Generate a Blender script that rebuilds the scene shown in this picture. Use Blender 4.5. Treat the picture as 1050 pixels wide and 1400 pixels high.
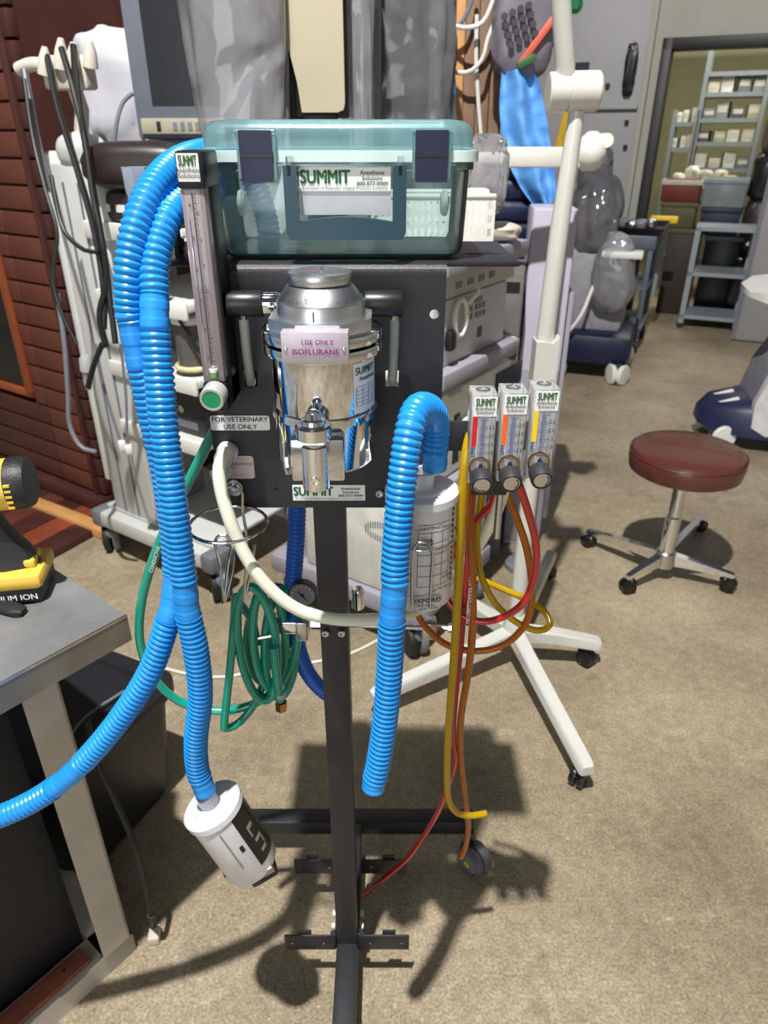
import bpy, bmesh, math, random
from mathutils import Vector, Matrix, Euler, noise
V = Vector
R = math.radians
for o in list(bpy.data.objects): bpy.data.objects.remove(o)
scn = bpy.context.scene
COL = scn.collection
random.seed(7)

# ------------------------------------------------------------------ camera
CAM_H, PITCH, FPX = 1.40, 28.0, 960.0
cd = bpy.data.cameras.new('camera'); cam = bpy.data.objects.new('camera', cd); COL.objects.link(cam)
cam.location = (0, 0, CAM_H); cam.rotation_euler = (R(90 - PITCH), 0, 0)
cd.sensor_fit = 'VERTICAL'; cd.sensor_height = 36; cd.sensor_width = 27; cd.lens = FPX / 1400 * 36
cd.clip_start = .02; cd.clip_end = 60
cd.dof.use_dof = True; cd.dof.focus_distance = .80; cd.dof.aperture_fstop = 8.0
scn.camera = cam
# ------------------------------------------------------------------ light
w = bpy.data.worlds.new('world'); scn.world = w; w.use_nodes = True
bg = w.node_tree.nodes['Background']; bg.inputs[0].default_value = (.80, .88, 1, 1); bg.inputs[1].default_value = .07
sd = bpy.data.lights.new('high_bay_lamp', 'POINT'); so = bpy.data.objects.new('high_bay_lamp', sd); COL.objects.link(so)
sd.energy = 1650; sd.shadow_soft_size = .05; sd.color = (1, .97, .92)
so.location = (-.46, -.30, 5.2)
ad = bpy.data.lights.new('camera_side_fill', 'AREA'); ao = bpy.data.objects.new('camera_side_fill', ad); COL.objects.link(ao)  # unseen fill light, added behind the camera to brighten upright faces and chrome
ad.shape = 'RECTANGLE'; ad.size = 2.6; ad.size_y = 2.3; ad.energy = 66; ad.color = (.93, .97, 1)
ao.location = (-1.3, -3.4, 1.75); ao.rotation_euler = (R(90), 0, R(-14))
ld = bpy.data.lights.new('storeroom_lamp', 'AREA'); lo = bpy.data.objects.new('storeroom_lamp', ld); COL.objects.link(lo)
ld.shape = 'RECTANGLE'; ld.size = 2.0; ld.size_y = .6; ld.energy = 60; ld.color = (1, .96, .80); lo.location = (3.1, 7.3, 3.0)
vs = scn.view_settings
vs.view_transform = 'Standard'; vs.look = 'None'; vs.gamma = 1; vs.use_curve_mapping = False; vs.exposure = 0.0

# ------------------------------------------------------------------ pixel helpers
_c, _s = math.cos(R(PITCH)), math.sin(R(PITCH))
FW, UP = V((0, _c, -_s)), V((0, _s, _c))
C0 = V((0, 0, CAM_H))
def ray(x, y): return FW + V((1, 0, 0)) * ((x - 525) / FPX) - UP * ((y - 700) / FPX)
def at(x, y, Y): d = ray(x, y); return C0 + d * (Y / d.y)
def atz(x, y, Z=0.0): d = ray(x, y); return C0 + d * ((Z - CAM_H) / d.z)
def pts(*a): return [at(*p) for p in a]
# ------------------------------------------------------------------ materials
def lin(c):
    return tuple(((v / 255) / 12.92 if v / 255 <= .04045 else ((v / 255 + .055) / 1.055) ** 2.4) for v in c) + (1,)
MATS = {}
def M(name, col, rough=.5, metal=0., var=.12, scale=18., bump=.0, bscale=200., coat=0., emit=0., spec=.5):
    if name in MATS: return MATS[name]
    m = bpy.data.materials.new(name); m.use_nodes = True; nt = m.node_tree; p = nt.nodes['Principled BSDF']
    c = lin(col)
    tc = nt.nodes.new('ShaderNodeTexCoord'); n = nt.nodes.new('ShaderNodeTexNoise'); n.inputs['Scale'].default_value = scale; n.inputs['Detail'].default_value = 4
    nt.links.new(tc.outputs['Object'], n.inputs['Vector'])
    rp = nt.nodes.new('ShaderNodeValToRGB'); rp.color_ramp.elements[0].position = .3; rp.color_ramp.elements[1].position = .7
    rp.color_ramp.elements[0].color = tuple(v * (1 - var) for v in c[:3]) + (1,); rp.color_ramp.elements[1].color = tuple(min(1, v * (1 + var)) for v in c[:3]) + (1,)
    nt.links.new(n.outputs['Fac'], rp.inputs[0]); nt.links.new(rp.outputs[0], p.inputs['Base Color'])
    p.inputs['Roughness'].default_value = rough; p.inputs['Metallic'].default_value = metal; p.inputs['Specular IOR Level'].default_value = spec
    if coat: p.inputs['Coat Weight'].default_value = coat
    if bump:
        n2 = nt.nodes.new('ShaderNodeTexNoise'); n2.inputs['Scale'].default_value = bscale; nt.links.new(tc.outputs['Object'], n2.inputs['Vector'])
        b = nt.nodes.new('ShaderNodeBump'); b.inputs['Strength'].default_value = bump; b.inputs['Distance'].default_value = .002
        nt.links.new(n2.outputs['Fac'], b.inputs['Height']); nt.links.new(b.outputs[0], p.inputs['Normal'])
    if emit: p.inputs['Emission Color'].default_value = c; p.inputs['Emission Strength'].default_value = emit
    MATS[name] = m; return m
def CLEAR(name, tint, diff, fac=.25, rough=.08, ior=1.45, trans=0., wrinkle=0., wscale=8.):
    """thin clear plastic: tinted see-through + some diffuse body + fresnel gloss"""
    if name in MATS: return MATS[name]
    m = bpy.data.materials.new(name); m.use_nodes = True; nt = m.node_tree; N = nt.nodes; L = nt.links
    N.remove(N['Principled BSDF']); out = N['Material Output']
    t = N.new('ShaderNodeBsdfTransparent'); t.inputs[0].default_value = lin(tint)
    d = N.new('ShaderNodeBsdfDiffuse'); tc = N.new('ShaderNodeTexCoord'); n = N.new('ShaderNodeTexNoise'); n.inputs['Scale'].default_value = 14
    L.new(tc.outputs['Object'], n.inputs['Vector']); mx = N.new('ShaderNodeMixRGB'); c = lin(diff); mx.inputs[1].default_value = tuple(v * .9 for v in c[:3]) + (1,); mx.inputs[2].default_value = tuple(min(1, v * 1.08) for v in c[:3]) + (1,)
    L.new(n.outputs['Fac'], mx.inputs[0]); L.new(mx.outputs[0], d.inputs[0])
    body = d
    if trans:
        tr = N.new('ShaderNodeBsdfTranslucent'); L.new(mx.outputs[0], tr.inputs[0]); mt = N.new('ShaderNodeMixShader'); mt.inputs[0].default_value = trans
        L.new(d.outputs[0], mt.inputs[1]); L.new(tr.outputs[0], mt.inputs[2]); body = mt
    m1 = N.new('ShaderNodeMixShader'); m1.inputs[0].default_value = fac; L.new(t.outputs[0], m1.inputs[1]); L.new(body.outputs[0], m1.inputs[2])
    g = N.new('ShaderNodeBsdfGlossy'); g.inputs['Roughness'].default_value = rough
    fr = N.new('ShaderNodeFresnel'); fr.inputs[0].default_value = ior
    if wrinkle:
        n2 = N.new('ShaderNodeTexNoise'); n2.inputs['Scale'].default_value = wscale; n2.inputs['Detail'].default_value = 1.5; n2.inputs['Distortion'].default_value = 1.2; L.new(tc.outputs['Object'], n2.inputs['Vector'])
        b = N.new('ShaderNodeBump'); b.inputs['Strength'].default_value = wrinkle; b.inputs['Distance'].default_value = .05; L.new(n2.outputs['Fac'], b.inputs['Height'])
        L.new(b.outputs[0], g.inputs['Normal']); L.new(b.outputs[0], fr.inputs['Normal']); L.new(b.outputs[0], d.inputs['Normal'])
    m2 = N.new('ShaderNodeMixShader'); L.new(fr.outputs[0], m2.inputs[0]); L.new(m1.outputs[0], m2.inputs[1]); L.new(g.outputs[0], m2.inputs[2])
    L.new(m2.outputs[0], out.inputs[0]); MATS[name] = m; return m
# ------------------------------------------------------------------ mesh builder
def frame_of(d):
    d = d.normalized(); a = V((0, 0, 1)) if abs(d.z) < .9 else V((1, 0, 0))
    x = a.cross(d).normalized(); return x, d.cross(x).normalized(), d
class B:
    def __init__(s): s.bm = bmesh.new()
    def box(s, c, sz, rz=0, bev=0, rot=None, seg=2):
        g = bmesh.ops.create_cube(s.bm, size=1)['verts']
        bmesh.ops.scale(s.bm, vec=sz, verts=g)
        if bev:
            e = list({e for v in g for e in v.link_edges})
            r = bmesh.ops.bevel(s.bm, geom=g + e, offset=min(bev, min(sz) * .49), segments=seg, affect='EDGES', profile=.5)
            g = list({v for v in r['verts']} | {v for v in g if v.is_valid})
            fs = r['faces']; g = list({v for f in fs for v in f.verts})
            seen = set(g); st = list(g)
            while st:
                q = st.pop()
                for e in q.link_edges:
                    o = e.other_vert(q)
                    if o not in seen: seen.add(o); st.append(o)
            g = list(seen)
        m = Matrix.Translation(V(c)) @ (rot.to_matrix().to_4x4() if rot is not None else Matrix.Rotation(rz, 4, 'Z'))
        bmesh.ops.transform(s.bm, matrix=m, verts=g); return s
    def bx(s, x0, x1, y0, y1, z0, z1, bev=0): return s.box(((x0 + x1) / 2, (y0 + y1) / 2, (z0 + z1) / 2), (abs(x1 - x0), abs(y1 - y0), abs(z1 - z0)), bev=bev)
    def rings(s, rs, caps=True, closed=False, cu=True):
        vr = [[s.bm.verts.new(p) for p in r] for r in rs]; n = len(vr[0])
        k = len(vr) if closed else len(vr) - 1
        for i in range(k):
            a, b = vr[i], vr[(i + 1) % len(vr)]
            for j in range(n if cu else n - 1):
                try: s.bm.faces.new((a[j], a[(j + 1) % n], b[(j + 1) % n], b[j]))
                except ValueError: pass
        if caps and not closed:
            s.bm.faces.new(vr[0][::-1]); s.bm.faces.new(vr[-1])
        return s
    def lathe(s, prof, o=(0, 0, 0), ax=(0, 0, 1), seg=24, caps=True, a0=0., a1=None):
        x, y, z = frame_of(V(ax)); o = V(o); full = a1 is None
        n = seg if full else seg + 1; a1 = a0 + 2 * math.pi if full else a1
        rs = [[o + z * h + (x * math.cos(a0 + (a1 - a0) * k / seg) + y * math.sin(a0 + (a1 - a0) * k / seg)) * r for k in range(n)] for r, h in prof]
        return s.rings(rs, caps and full, cu=full)
    def cyl(s, p0, p1, r, r1=None, seg=16):
        p0, p1 = V(p0), V(p1); L = (p1 - p0).length
        return s.lathe([(r, 0), (r if r1 is None else r1, L)], p0, p1 - p0, seg)
    def tube(s, P, r, seg=10, closed=False, caps=True, flat=None):
        n = len(P); rr = r if isinstance(r, (list, tuple)) else [r] * n
        t = []
        for i in range(n):
            a = P[(i - 1) % n] if closed or i > 0 else P[i]; b = P[(i + 1) % n] if closed or i < n - 1 else P[i]
            t.append((b - a).normalized())
        x = frame_of(t[0])[0]; rs = []
        for i in range(n):
            x = (x - t[i] * x.dot(t[i])).normalized(); y = t[i].cross(x)
            rs.append([P[i] + (x * math.cos(2 * math.pi * k / seg) + y * math.sin(2 * math.pi * k / seg)) * rr[i] for k in range(seg)])
        return s.rings(rs, caps, closed)
    def prism(s, poly, o, ux, uy, d, bev=0):
        o, ux, uy = V(o), V(ux), V(uy); n = ux.cross(uy).normalized()
        a = [o + ux * p[0] + uy * p[1] for p in poly]
        return s.rings([a, [p + n * d for p in a]])
    def ball(s, c, r, seg=16):
        r = (r, r, r) if not isinstance(r, (tuple, list)) else r; c = V(c); rs = []
        for i in range(1, seg // 2):
            a = math.pi * i / (seg // 2); rs.append([c + V((r[0] * math.sin(a) * math.cos(2 * math.pi * k / seg), r[1] * math.sin(a) * math.sin(2 * math.pi * k / seg), r[2] * -math.cos(a))) for k in range(seg)])
        return s.rings(rs)
    def lump(s, c, r, amp=.15, fr=3., sd=0, p=.6, n=40, rz=0., sharp=False, zs=1.):
        """closed crumpled volume (wrapped or bundled soft things)"""
        c = V(c); Rm = Matrix.Rotation(rz, 3, 'Z'); sg = lambda v: math.copysign(abs(v) ** p, v); rs = []
        h = n // 2
        for i in range(1, h):
            a = -math.pi / 2 + math.pi * i / h; q = []
            for k in range(n):
                b = 2 * math.pi * k / n
                d = V((sg(math.cos(a)) * sg(math.cos(b)), sg(math.cos(a)) * sg(math.sin(b)), sg(math.sin(a))))
                dd = V((d.x, d.y, d.z * zs)); f = noise.noise(dd * fr + V((sd * 3.1, sd, -sd))) + .5 * noise.noise(dd * fr * 2.3 + V((sd, 0, sd)))
                if sharp: f = 1 - 2 * abs(f) + .3 * noise.noise(dd * fr * 4)
                q.append(c + Rm @ V((d.x * r[0], d.y * r[1], d.z * r[2])) * 1 + (Rm @ V((d.x * r[0], d.y * r[1], d.z * r[2] * .4))) * (f * amp))
            rs.append(q)
        return s.rings(rs)
    def drape(s, Lp, Rp, amp=.01, folds=4, n=24, th=.006, sd=0, depth=(0, 1, 0)):
        """cloth hanging between a left and a right edge line, both faces built"""
        Lp, Rp = cr(Lp, n=28), cr(Rp, n=28); dp = V(depth); F = []; Bk = []
        for v in range(len(Lp)):
            f = []; b = []
            for u in range(n + 1):
                t = u / n; q = Lp[v].lerp(Rp[v], t)
                q = q + dp * (amp * math.sin(folds * math.pi * 2 * t + sd + .8 * noise.noise(V((v * .15, t * 2, sd)))) + amp * .6 * noise.noise(q * 30))
                f.append(q); b.append(q + dp * th)
            F.append(f); Bk.append(b)
        return s.rings([f + b[::-1] for f, b in zip(F, Bk)])
    def done(s, name, mat, parent=None, local=False, label=None, smooth=35):
        bmesh.ops.recalc_face_normals(s.bm, faces=s.bm.faces[:])
        if parent is not None and not local: s.bm.transform(WM[parent].inverted())
        me = bpy.data.meshes.new(name); s.bm.to_mesh(me); s.bm.free()
        return link_mesh(name, me, mat, parent, label, smooth)
def link_mesh(name, me, mat, parent=None, label=None, smooth=35):
    if smooth:
        for p in me.polygons: p.use_smooth = True
        me.set_sharp_from_angle(angle=R(smooth))
    if not me.materials: me.materials.append(mat)
    o = bpy.data.objects.new(name, me); COL.objects.link(o)
    if parent is not None: o.parent = parent; WM[o] = WM[parent]
    else: WM[o] = Matrix.Identity(4)
    if label: o['label'] = label
    return o
WM = {}
def thing(name, label, cat, loc=(0, 0, 0), rz=0., group=None):
    o = bpy.data.objects.new(name, None); COL.objects.link(o); o.empty_display_size = .05
    o.location = loc; o.rotation_euler = (0, 0, rz); WM[o] = Matrix.Translation(V(loc)) @ Matrix.Rotation(rz, 4, 'Z')
    return tag(o, label, cat, group)
def tag(o, label, cat, group=None):
    o['label'] = label; o['category'] = cat
    if group: o['group'] = group
    return o
def struct(o): o['kind'] = 'structure'; return o
def hitl(root, x, y, ax, val):
    """where the view ray through a pixel meets a plane of a thing's own frame (local coordinates)"""
    I = WM[root].inverted(); o = I @ C0; d = (I.to_3x3() @ ray(x, y)); return o + d * ((val - o[ax]) / d[ax])
def cr(P, step=None, n=None, closed=False):
    """Catmull-Rom through points"""
    P = [V(p) for p in P]; m = len(P); out = []
    k = m if closed else m - 1
    for i in range(k):
        p1, p2 = P[i], P[(i + 1) % m]
        p0 = P[(i - 1) % m] if closed or i > 0 else p1 * 2 - p2
        p3 = P[(i + 2) % m] if closed or i < m - 2 else p2 * 2 - p1
        q = 14
        for j in range(q):
            t = j / q; out.append(.5 * ((2 * p1) + (p2 - p0) * t + (2 * p0 - 5 * p1 + 4 * p2 - p3) * t * t + (3 * p1 - p0 - 3 * p2 + p3) * t ** 3))
    if not closed: out.append(P[-1])
    if step is None and n is None: return out
    if closed: out.append(out[0])
    L = [0.]
    for a, b in zip(out, out[1:]): L.append(L[-1] + (b - a).length)
    if n is None: n = max(2, int(L[-1] / step) + 1)
    res = []; j = 0
    for i in range(n if not closed else n):
        s = L[-1] * i / (n - 1 if not closed else n)
        while j < len(L) - 2 and L[j + 1] < s: j += 1
        res.append(out[j].lerp(out[j + 1], (s - L[j]) / max(1e-9, L[j + 1] - L[j])))
    return res
def wire(P, r, seg=8, step=.008, closed=False, b=None):
    b = b or B(); return b.tube(cr(P, step=step, closed=closed), r, seg, closed)
_TX = {}
def text(parent, s, size, o, ux=(1, 0, 0), uy=(0, 0, 1), mat=None, align='CENTER', bold=0., name='lettering', lift=.0004, sx=1., fit=None):
    """flat lettering printed on a surface: o is the baseline anchor, ux reading direction, uy up"""
    key = (s, align, bold)
    if key not in _TX:
        c = bpy.data.curves.new('t', 'FONT'); c.body = s; c.align_x = align; c.size = 1; c.resolution_u = 3
        t = bpy.data.objects.new('t', c); COL.objects.link(t); dg = bpy.context.evaluated_depsgraph_get()
        me = bpy.data.meshes.new_from_object(t.evaluated_get(dg)); bpy.data.objects.remove(t); bpy.data.curves.remove(c)
        if bold:      # heavier strokes: overlaid copies a hair apart
            bm = bmesh.new()
            for k, (dx, dy) in enumerate(((-bold, 0), (0, 0), (bold, 0), (0, bold * .5), (0, -bold * .5))):
                n0 = len(bm.verts); bm.from_mesh(me); bm.verts.ensure_lookup_table()
                for v in bm.verts[n0:]: v.co.x += dx; v.co.y += dy; v.co.z += k * .004
            bm.to_mesh(me); bm.free()
        _TX[key] = me
    me = _TX[key].copy(); me.materials.clear(); ux, uy = V(ux).normalized(), V(uy).normalized(); n = ux.cross(uy)
    if fit: xs = [v.co.x for v in me.vertices]; sx = fit / ((max(xs) - min(xs)) * size)
    m = Matrix.Translation(V(o) + n * lift) @ Matrix((ux * sx, uy, n)).transposed().to_4x4() @ Matrix.Scale(size, 4)
    if parent is not None: m = WM[parent].inverted() @ m
    me.transform(m); return link_mesh(name, me, mat, parent, smooth=0)
def hose(name, label, P, rad, mat, pitch=.0068, cuffs=(), seg=22, group=None, cuffmat=None):
    """corrugated breathing hose; cuffs = index spans of P that are smooth sleeves"""
    root = thing(name, label, 'hose', min((V(p) for p in P), key=lambda p: p.z), group=group)
    Q = cr(P, step=pitch / 6); L = len(Q)
    def idx(i):
        i0 = int(i); p = V(P[i0]) if i == i0 else V(P[i0]).lerp(V(P[i0 + 1]), i - i0)
        return min(range(L), key=lambda k: (Q[k] - p).length)
    cut = [(idx(a), idx(b)) for a, b in cuffs]; runs = []; k = 0
    for a, b in sorted(cut):
        runs.append((k, a, 0)); runs.append((a, b, 1)); k = b
    runs.append((k, L - 1, 0))
    for a, b, c in runs:
        if b - a < 3: continue
        if c:
            n = b - a; rr = [rad * (.90 + (.03 if (i * 4 // max(1, n)) % 2 else 0)) for i in range(n + 1)]
            B().tube(Q[a:b + 1], rr, seg).done('cuff', cuffmat or mat, root)
        else:
            rr = [rad * (.85 + .15 * max(0, .5 + .5 * math.cos(2 * math.pi * i / 6)) ** .7) for i in range(b - a + 1)]
            B().tube(Q[a:b + 1], rr, seg).done('corrugated_tube', mat, root, smooth=60)
    return root
# ------------------------------------------------------------------ shared materials
BLK = M('black_powder_coat', (34, 34, 40), .42, 0, .15, 60, .25, 900)
BLKP = M('black_plastic', (26, 26, 30), .35)
RUB = M('black_rubber', (24, 24, 25), .6)
CHR = M('chrome', (232, 234, 238), .06, 1., .02)
STEEL = M('brushed_steel', (196, 197, 200), .26, 1., .06, 60)
ALU = M('satin_aluminium', (205, 207, 212), .33, 1., .05, 40)
BRASS = M('brass', (172, 132, 70), .28, 1., .1)
BLUE = M('blue_hose_plastic', (28, 140, 226), .32, 0, .05, 20, coat=.25)
BLUEC = M('blue_cuff_rubber', (30, 142, 228), .42, 0, .05)
DBLUE = M('deep_blue_hose_plastic', (22, 92, 190), .4, 0, .06)
WHT = M('white_plastic', (226, 226, 222), .4, 0, .04)
OFFW = M('off_white_paint', (214, 212, 206), .38, 0, .05)
LAV = M('lavender_grey_plastic', (150, 148, 160), .45, 0, .06)
GRY = M('grey_plastic', (112, 116, 126), .45, 0, .08)
PAPER = M('label_paper', (236, 237, 236), .45, 0, .02)
INK = M('black_ink', (22, 22, 24), .6, 0, .02)
INKG = M('dark_green_ink', (16, 92, 52), .6, 0, .05)
INKY = M('yellow_ink', (242, 196, 20), .6, 0, .03)
INKB = M('blue_ink', (40, 62, 150), .6, 0, .03)
INKP = M('magenta_ink', (150, 30, 140), .6, 0, .03)
INKGR = M('grey_ink', (120, 122, 124), .6, 0, .03)
CREAM = M('milky_silicone_tube', (222, 224, 204), .3, 0, .05, 30, coat=.3)
GREENH = M('green_oxygen_hose', (4, 150, 128), .18, 0, .06, 20, coat=.6)
RED = M('red_tube', (178, 32, 34), .2, 0, .06, coat=.5)
YEL = CLEAR('yellow_clear_tube', (240, 205, 40), (226, 188, 22), .74, .1, 1.45, .35)
ORG = CLEAR('amber_clear_tube', (225, 140, 50), (206, 124, 34), .76, .1, 1.45, .35)
ACR = CLEAR('clear_acrylic', (243, 244, 243), (232, 234, 236), .30, .05, 1.5)
FROST = CLEAR('frosted_white_plastic', (240, 242, 244), (236, 240, 246), .92, .25, 1.4, .3)
TEAL = CLEAR('teal_clear_plastic', (246, 252, 252), (176, 210, 210), .085, .12, 1.42)
TEALL = CLEAR('teal_frosted_lid', (228, 244, 245), (140, 186, 194), .30, .2, 1.5)
TEALD = M('dark_teal_plastic', (14, 58, 74), .35, 0, .08)
NAVY = M('navy_plastic', (14, 24, 56), .45, 0, .12)
CLEARTUBE = CLEAR('clear_pvc_tube', (225, 230, 225), (205, 212, 205), .55, .1, 1.45)

def summit_label(parent, c, w_, h_, ux=(1, 0, 0), uy=(0, 0, 1), style='wide'):
    """white printed sticker; c = centre of its face"""
    c, ux, uy = V(c), V(ux).normalized(), V(uy).normalized(); n = ux.cross(uy)
    b = B(); b.prism([(-w_ / 2, -h_ / 2), (w_ / 2, -h_ / 2), (w_ / 2, h_ / 2), (-w_ / 2, h_ / 2)], c - n * .0005, ux, uy, .0005)
    lb = b.done('label', PAPER, parent, smooth=0, label='white printed sticker reading SUMMIT Anesthesia Solutions')
    if style == 'wide':
        s = h_ * .80
        text(lb, 'SUMMIT', s, c + ux * (-w_ * .215) + uy * (-h_ * .16), ux, uy, INKG, bold=.045, fit=w_ * .55)
        text(lb, 'Anesthesia', h_ * .26, c + ux * w_ * .30 + uy * h_ * .20, ux, uy, INK, bold=.012)
        text(lb, 'Solutions', h_ * .26, c + ux * w_ * .30 + uy * -h_ * .03, ux, uy, INK, bold=.012)
        text(lb, '800-877-8989', h_ * .22, c + ux * w_ * .30 + uy * -h_ * .25, ux, uy, INKG, bold=.02, fit=w_ * .34)
        text(lb, 'A Division of Molecular Imaging Products Company', h_ * .185, c + uy * -h_ * .42, ux, uy, INKGR, fit=w_ * .94)
        B().prism([(0, .5), (.14, .12), (.5, 0), (.14, -.12), (0, -.5), (-.14, -.12), (-.5, 0), (-.14, .12)], c + ux * (-w_ * .22) + uy * h_ * .22 + n * .0005, ux * h_ * .13, uy * h_ * .13, .0002).done('sun_mark', INKY, lb, smooth=0)
    else:
        text(lb, 'SUMMIT', h_ * .55, c + uy * h_ * .05, ux, uy, INKG, bold=.045, fit=w_ * .84)
        text(lb, 'Anesthesia', h_ * .23, c - uy * h_ * .17, ux, uy, INK, bold=.01)
        text(lb, 'Solutions', h_ * .23, c - uy * h_ * .37, ux, uy, INK, bold=.01)
        B().prism([(0, .5), (.14, .12), (.5, 0), (.14, -.12), (0, -.5), (-.14, -.12), (-.5, 0), (-.14, .12)], c + ux * (-w_ * .02) + uy * h_ * .30 + n * .0005, ux * h_ * .11, uy * h_ * .11, .0002).done('sun_mark', INKY, lb, smooth=0)
    return lb

# ------------------------------------------------------------------ floor
def concrete():
    m = bpy.data.materials.new('worn_concrete'); m.use_nodes = True; nt = m.node_tree; N = nt.nodes; L = nt.links; p = N['Principled BSDF']
    tc = N.new('ShaderNodeTexCoord')
    def nz(sc, det, w=.6):
        n = N.new('ShaderNodeTexNoise'); n.inputs['Scale'].default_value = sc; n.inputs['Detail'].default_value = det; n.inputs['Roughness'].default_value = w
        L.new(tc.outputs['Object'], n.inputs['Vector']); return n.outputs['Fac']
    def ramp(i, a, b, ca, cb):
        r = N.new('ShaderNodeValToRGB'); r.color_ramp.elements[0].position = a; r.color_ramp.elements[1].position = b
        r.color_ramp.elements[0].color = ca; r.color_ramp.elements[1].color = cb; L.new(i, r.inputs[0]); return r.outputs[0]
    def mix(f, a, b, mode='MIX'):
        x = N.new('ShaderNodeMixRGB'); x.blend_type = mode
        for i, v in ((0, f), (1, a), (2, b)):
            if isinstance(v, (float, int)): x.inputs[i].default_value = v
            elif isinstance(v, tuple): x.inputs[i].default_value = v
            else: L.new(v, x.inputs[i])
        return x.outputs[0]
    base = ramp(nz(1.6, 6), .35, .68, lin((138, 125, 104)), lin((180, 166, 142)))
    fine = ramp(nz(170, 3), .32, .70, (.5, .49, .47, 1), (1.4, 1.4, 1.4, 1))
    c = mix(.75, base, fine, 'MULTIPLY')
    mid = ramp(nz(38, 5), .38, .66, (.8, .79, .77, 1), (1.1, 1.1, 1.1, 1)); c = mix(.8, c, mid, 'MULTIPLY')
    st = ramp(nz(4.5, 6, .75), .56, .68, (0, 0, 0, 1), (1, 1, 1, 1)); c = mix(st, c, mix(.45, c, lin((92, 82, 68))))
    fl_ = ramp(nz(95, 2), .70, .76, (0, 0, 0, 1), (1, 1, 1, 1)); c = mix(fl_, c, mix(.6, c, lin((226, 220, 206))))
    sp = ramp(nz(11, 6, .7), .64, .72, (0, 0, 0, 1), (1, 1, 1, 1)); c = mix(sp, c, mix(.5, c, lin((206, 202, 192))))
    L.new(c, p.inputs['Base Color'])
    rr = ramp(nz(9, 5), .3, .7, (.30, .30, .30, 1), (.6, .6, .6, 1)); L.new(rr, p.inputs['Roughness'])
    bp = N.new('ShaderNodeBump'); bp.inputs['Strength'].default_value = .35; bp.inputs['Distance'].default_value = .004; L.new(nz(150, 6), bp.inputs['Height']); L.new(bp.outputs[0], p.inputs['Normal'])
    return m
CONC = concrete()
struct(B().bx(-6, 8, -4.5, 12, -.1, 0).done('floor', CONC, smooth=0))['label'] = 'bare worn concrete floor'
# ------------------------------------------------------------------ walls
WALLM = M('grey_painted_wall', (158, 158, 150), .7, 0, .05, 3)
DOORM = M('grey_lavender_panel_paint', (150, 149, 153), .55, 0, .04, 3)
FRAME = M('black_door_frame', (26, 25, 27), .5)
STOREW = M('pale_green_plaster', (170, 168, 134), .7, 0, .05, 3)
wb = struct(thing('wall_back', 'grey painted rear wall around the doorway', 'wall', (1.96, 5.9, 0), R(-24))); del wb['category']
b = B(); b.bx(-7, 0, 0, .14, 0, 3.4); b.done('wall_panel', WALLM, wb, True, smooth=0)
B().bx(0, 1.75, 0, .14, 2.0, 3.4).done('wall_panel', WALLM, wb, True, smooth=0)
B().bx(1.75, 5, 0, .14, 0, 3.4).done('wall_panel', WALLM, wb, True, smooth=0)
d1 = struct(thing('door_1', 'open doorway with a black frame', 'door', (1.96, 5.9, 0), R(-24))); del d1['category']
B().bx(0, .07, -.03, .16, 0, 2.02, .004).done('frame_jamb', FRAME, d1, True)
B().bx(1.68, 1.75, -.03, .16, 0, 2.02, .004).done('frame_jamb', FRAME, d1, True)
B().bx(0, 1.75, -.03, .16, 1.95, 2.02, .004).done('frame_head', FRAME, d1, True)
lf = B().bx(.86, 1.68, -.05, .0, .01, 1.95, .004).done('door_leaf', DOORM, d1, True, label='lavender grey closed door leaf')
B().bx(.855, .885, -.056, -.05, .01, 1.95).done('edge_strip', GRY, lf, True)
# grey sliding panel on the wall, left of the doorway
d2 = struct(thing('door_2', 'flat grey panel door mounted on the wall', 'door', (1.96, 5.9, 0), R(-24))); del d2['category']
a = hitl(d2, 884, 100, 1, -.06); a2 = hitl(d2, 700, 100, 1, -.06)
B().bx(a2.x, a.x, -.06, -.005, .02, 2.6, .006).done('door_leaf', DOORM, d2, True)
B().bx(a.x - .02, a.x + .02, -.075, -.005, .02, 2.6, .004).done('edge_strip', WALLM, d2, True)
p = hitl(d2, 848, 147, 1, -.08); B().bx(p.x - .3, p.x + .12, -.1, -.06, p.z - .012, p.z + .012, .003).done('rail', DOORM, d2, True)
for x, y in ((831, 117), (857, 167), (855, 201)):
    p = hitl(d2, x, y, 1, -.07); B().cyl((p.x, -.06, p.z), (p.x, -.09, p.z), .016).done('bolt', BLKP, d2, True)
p = hitl(d2, 862, 95, 1, -.08); B().lump((p.x, -.09, p.z), (.04, .03, .16), .2, 3, 4).done('black_fixture', BLKP, d2, True)
p = hitl(d2, 795, 96, 1, -.08); t = B().bx(p.x - .05, p.x + .05, -.072, -.06, p.z - .05, p.z + .05).done('blue_sticker', NAVY, d2, True)
p = hitl(d2, 768, 182, 1, -.1); B().box((p.x, -.08, p.z), (.05, .02, .32), rot=Euler((0, R(8), 0))).done('yellow_strip', M('yellow_tape', (220, 178, 20), .5), d2, True)
# store room shell beyond the doorway
for nm, (x0, x1, y0, y1) in {'wall_storeroom_back': (-1.2, 4.2, 4.4, 4.5), 'wall_storeroom_left': (-1.3, -1.2, .14, 4.5), 'wall_storeroom_right': (4.2, 4.3, .14, 4.5)}.items():
    o = B().bx(x0, x1, y0, y1, 0, 3.4); q = struct(thing(nm, 'pale green plaster wall of the store room', 'wall', (1.96, 5.9, 0), R(-24))); del q['category']; o.done('plaster', STOREW, q, True, smooth=0)
for nm, x, lab in (('wall_left', -5.6, 'grey painted hall wall on the left'), ('wall_right', 6.6, 'grey painted hall wall on the right')):
    o = struct(B().bx(x - .1, x, -3.9, 11.5, 0, 3.4).done(nm, WALLM, smooth=0)); o['label'] = lab
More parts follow.
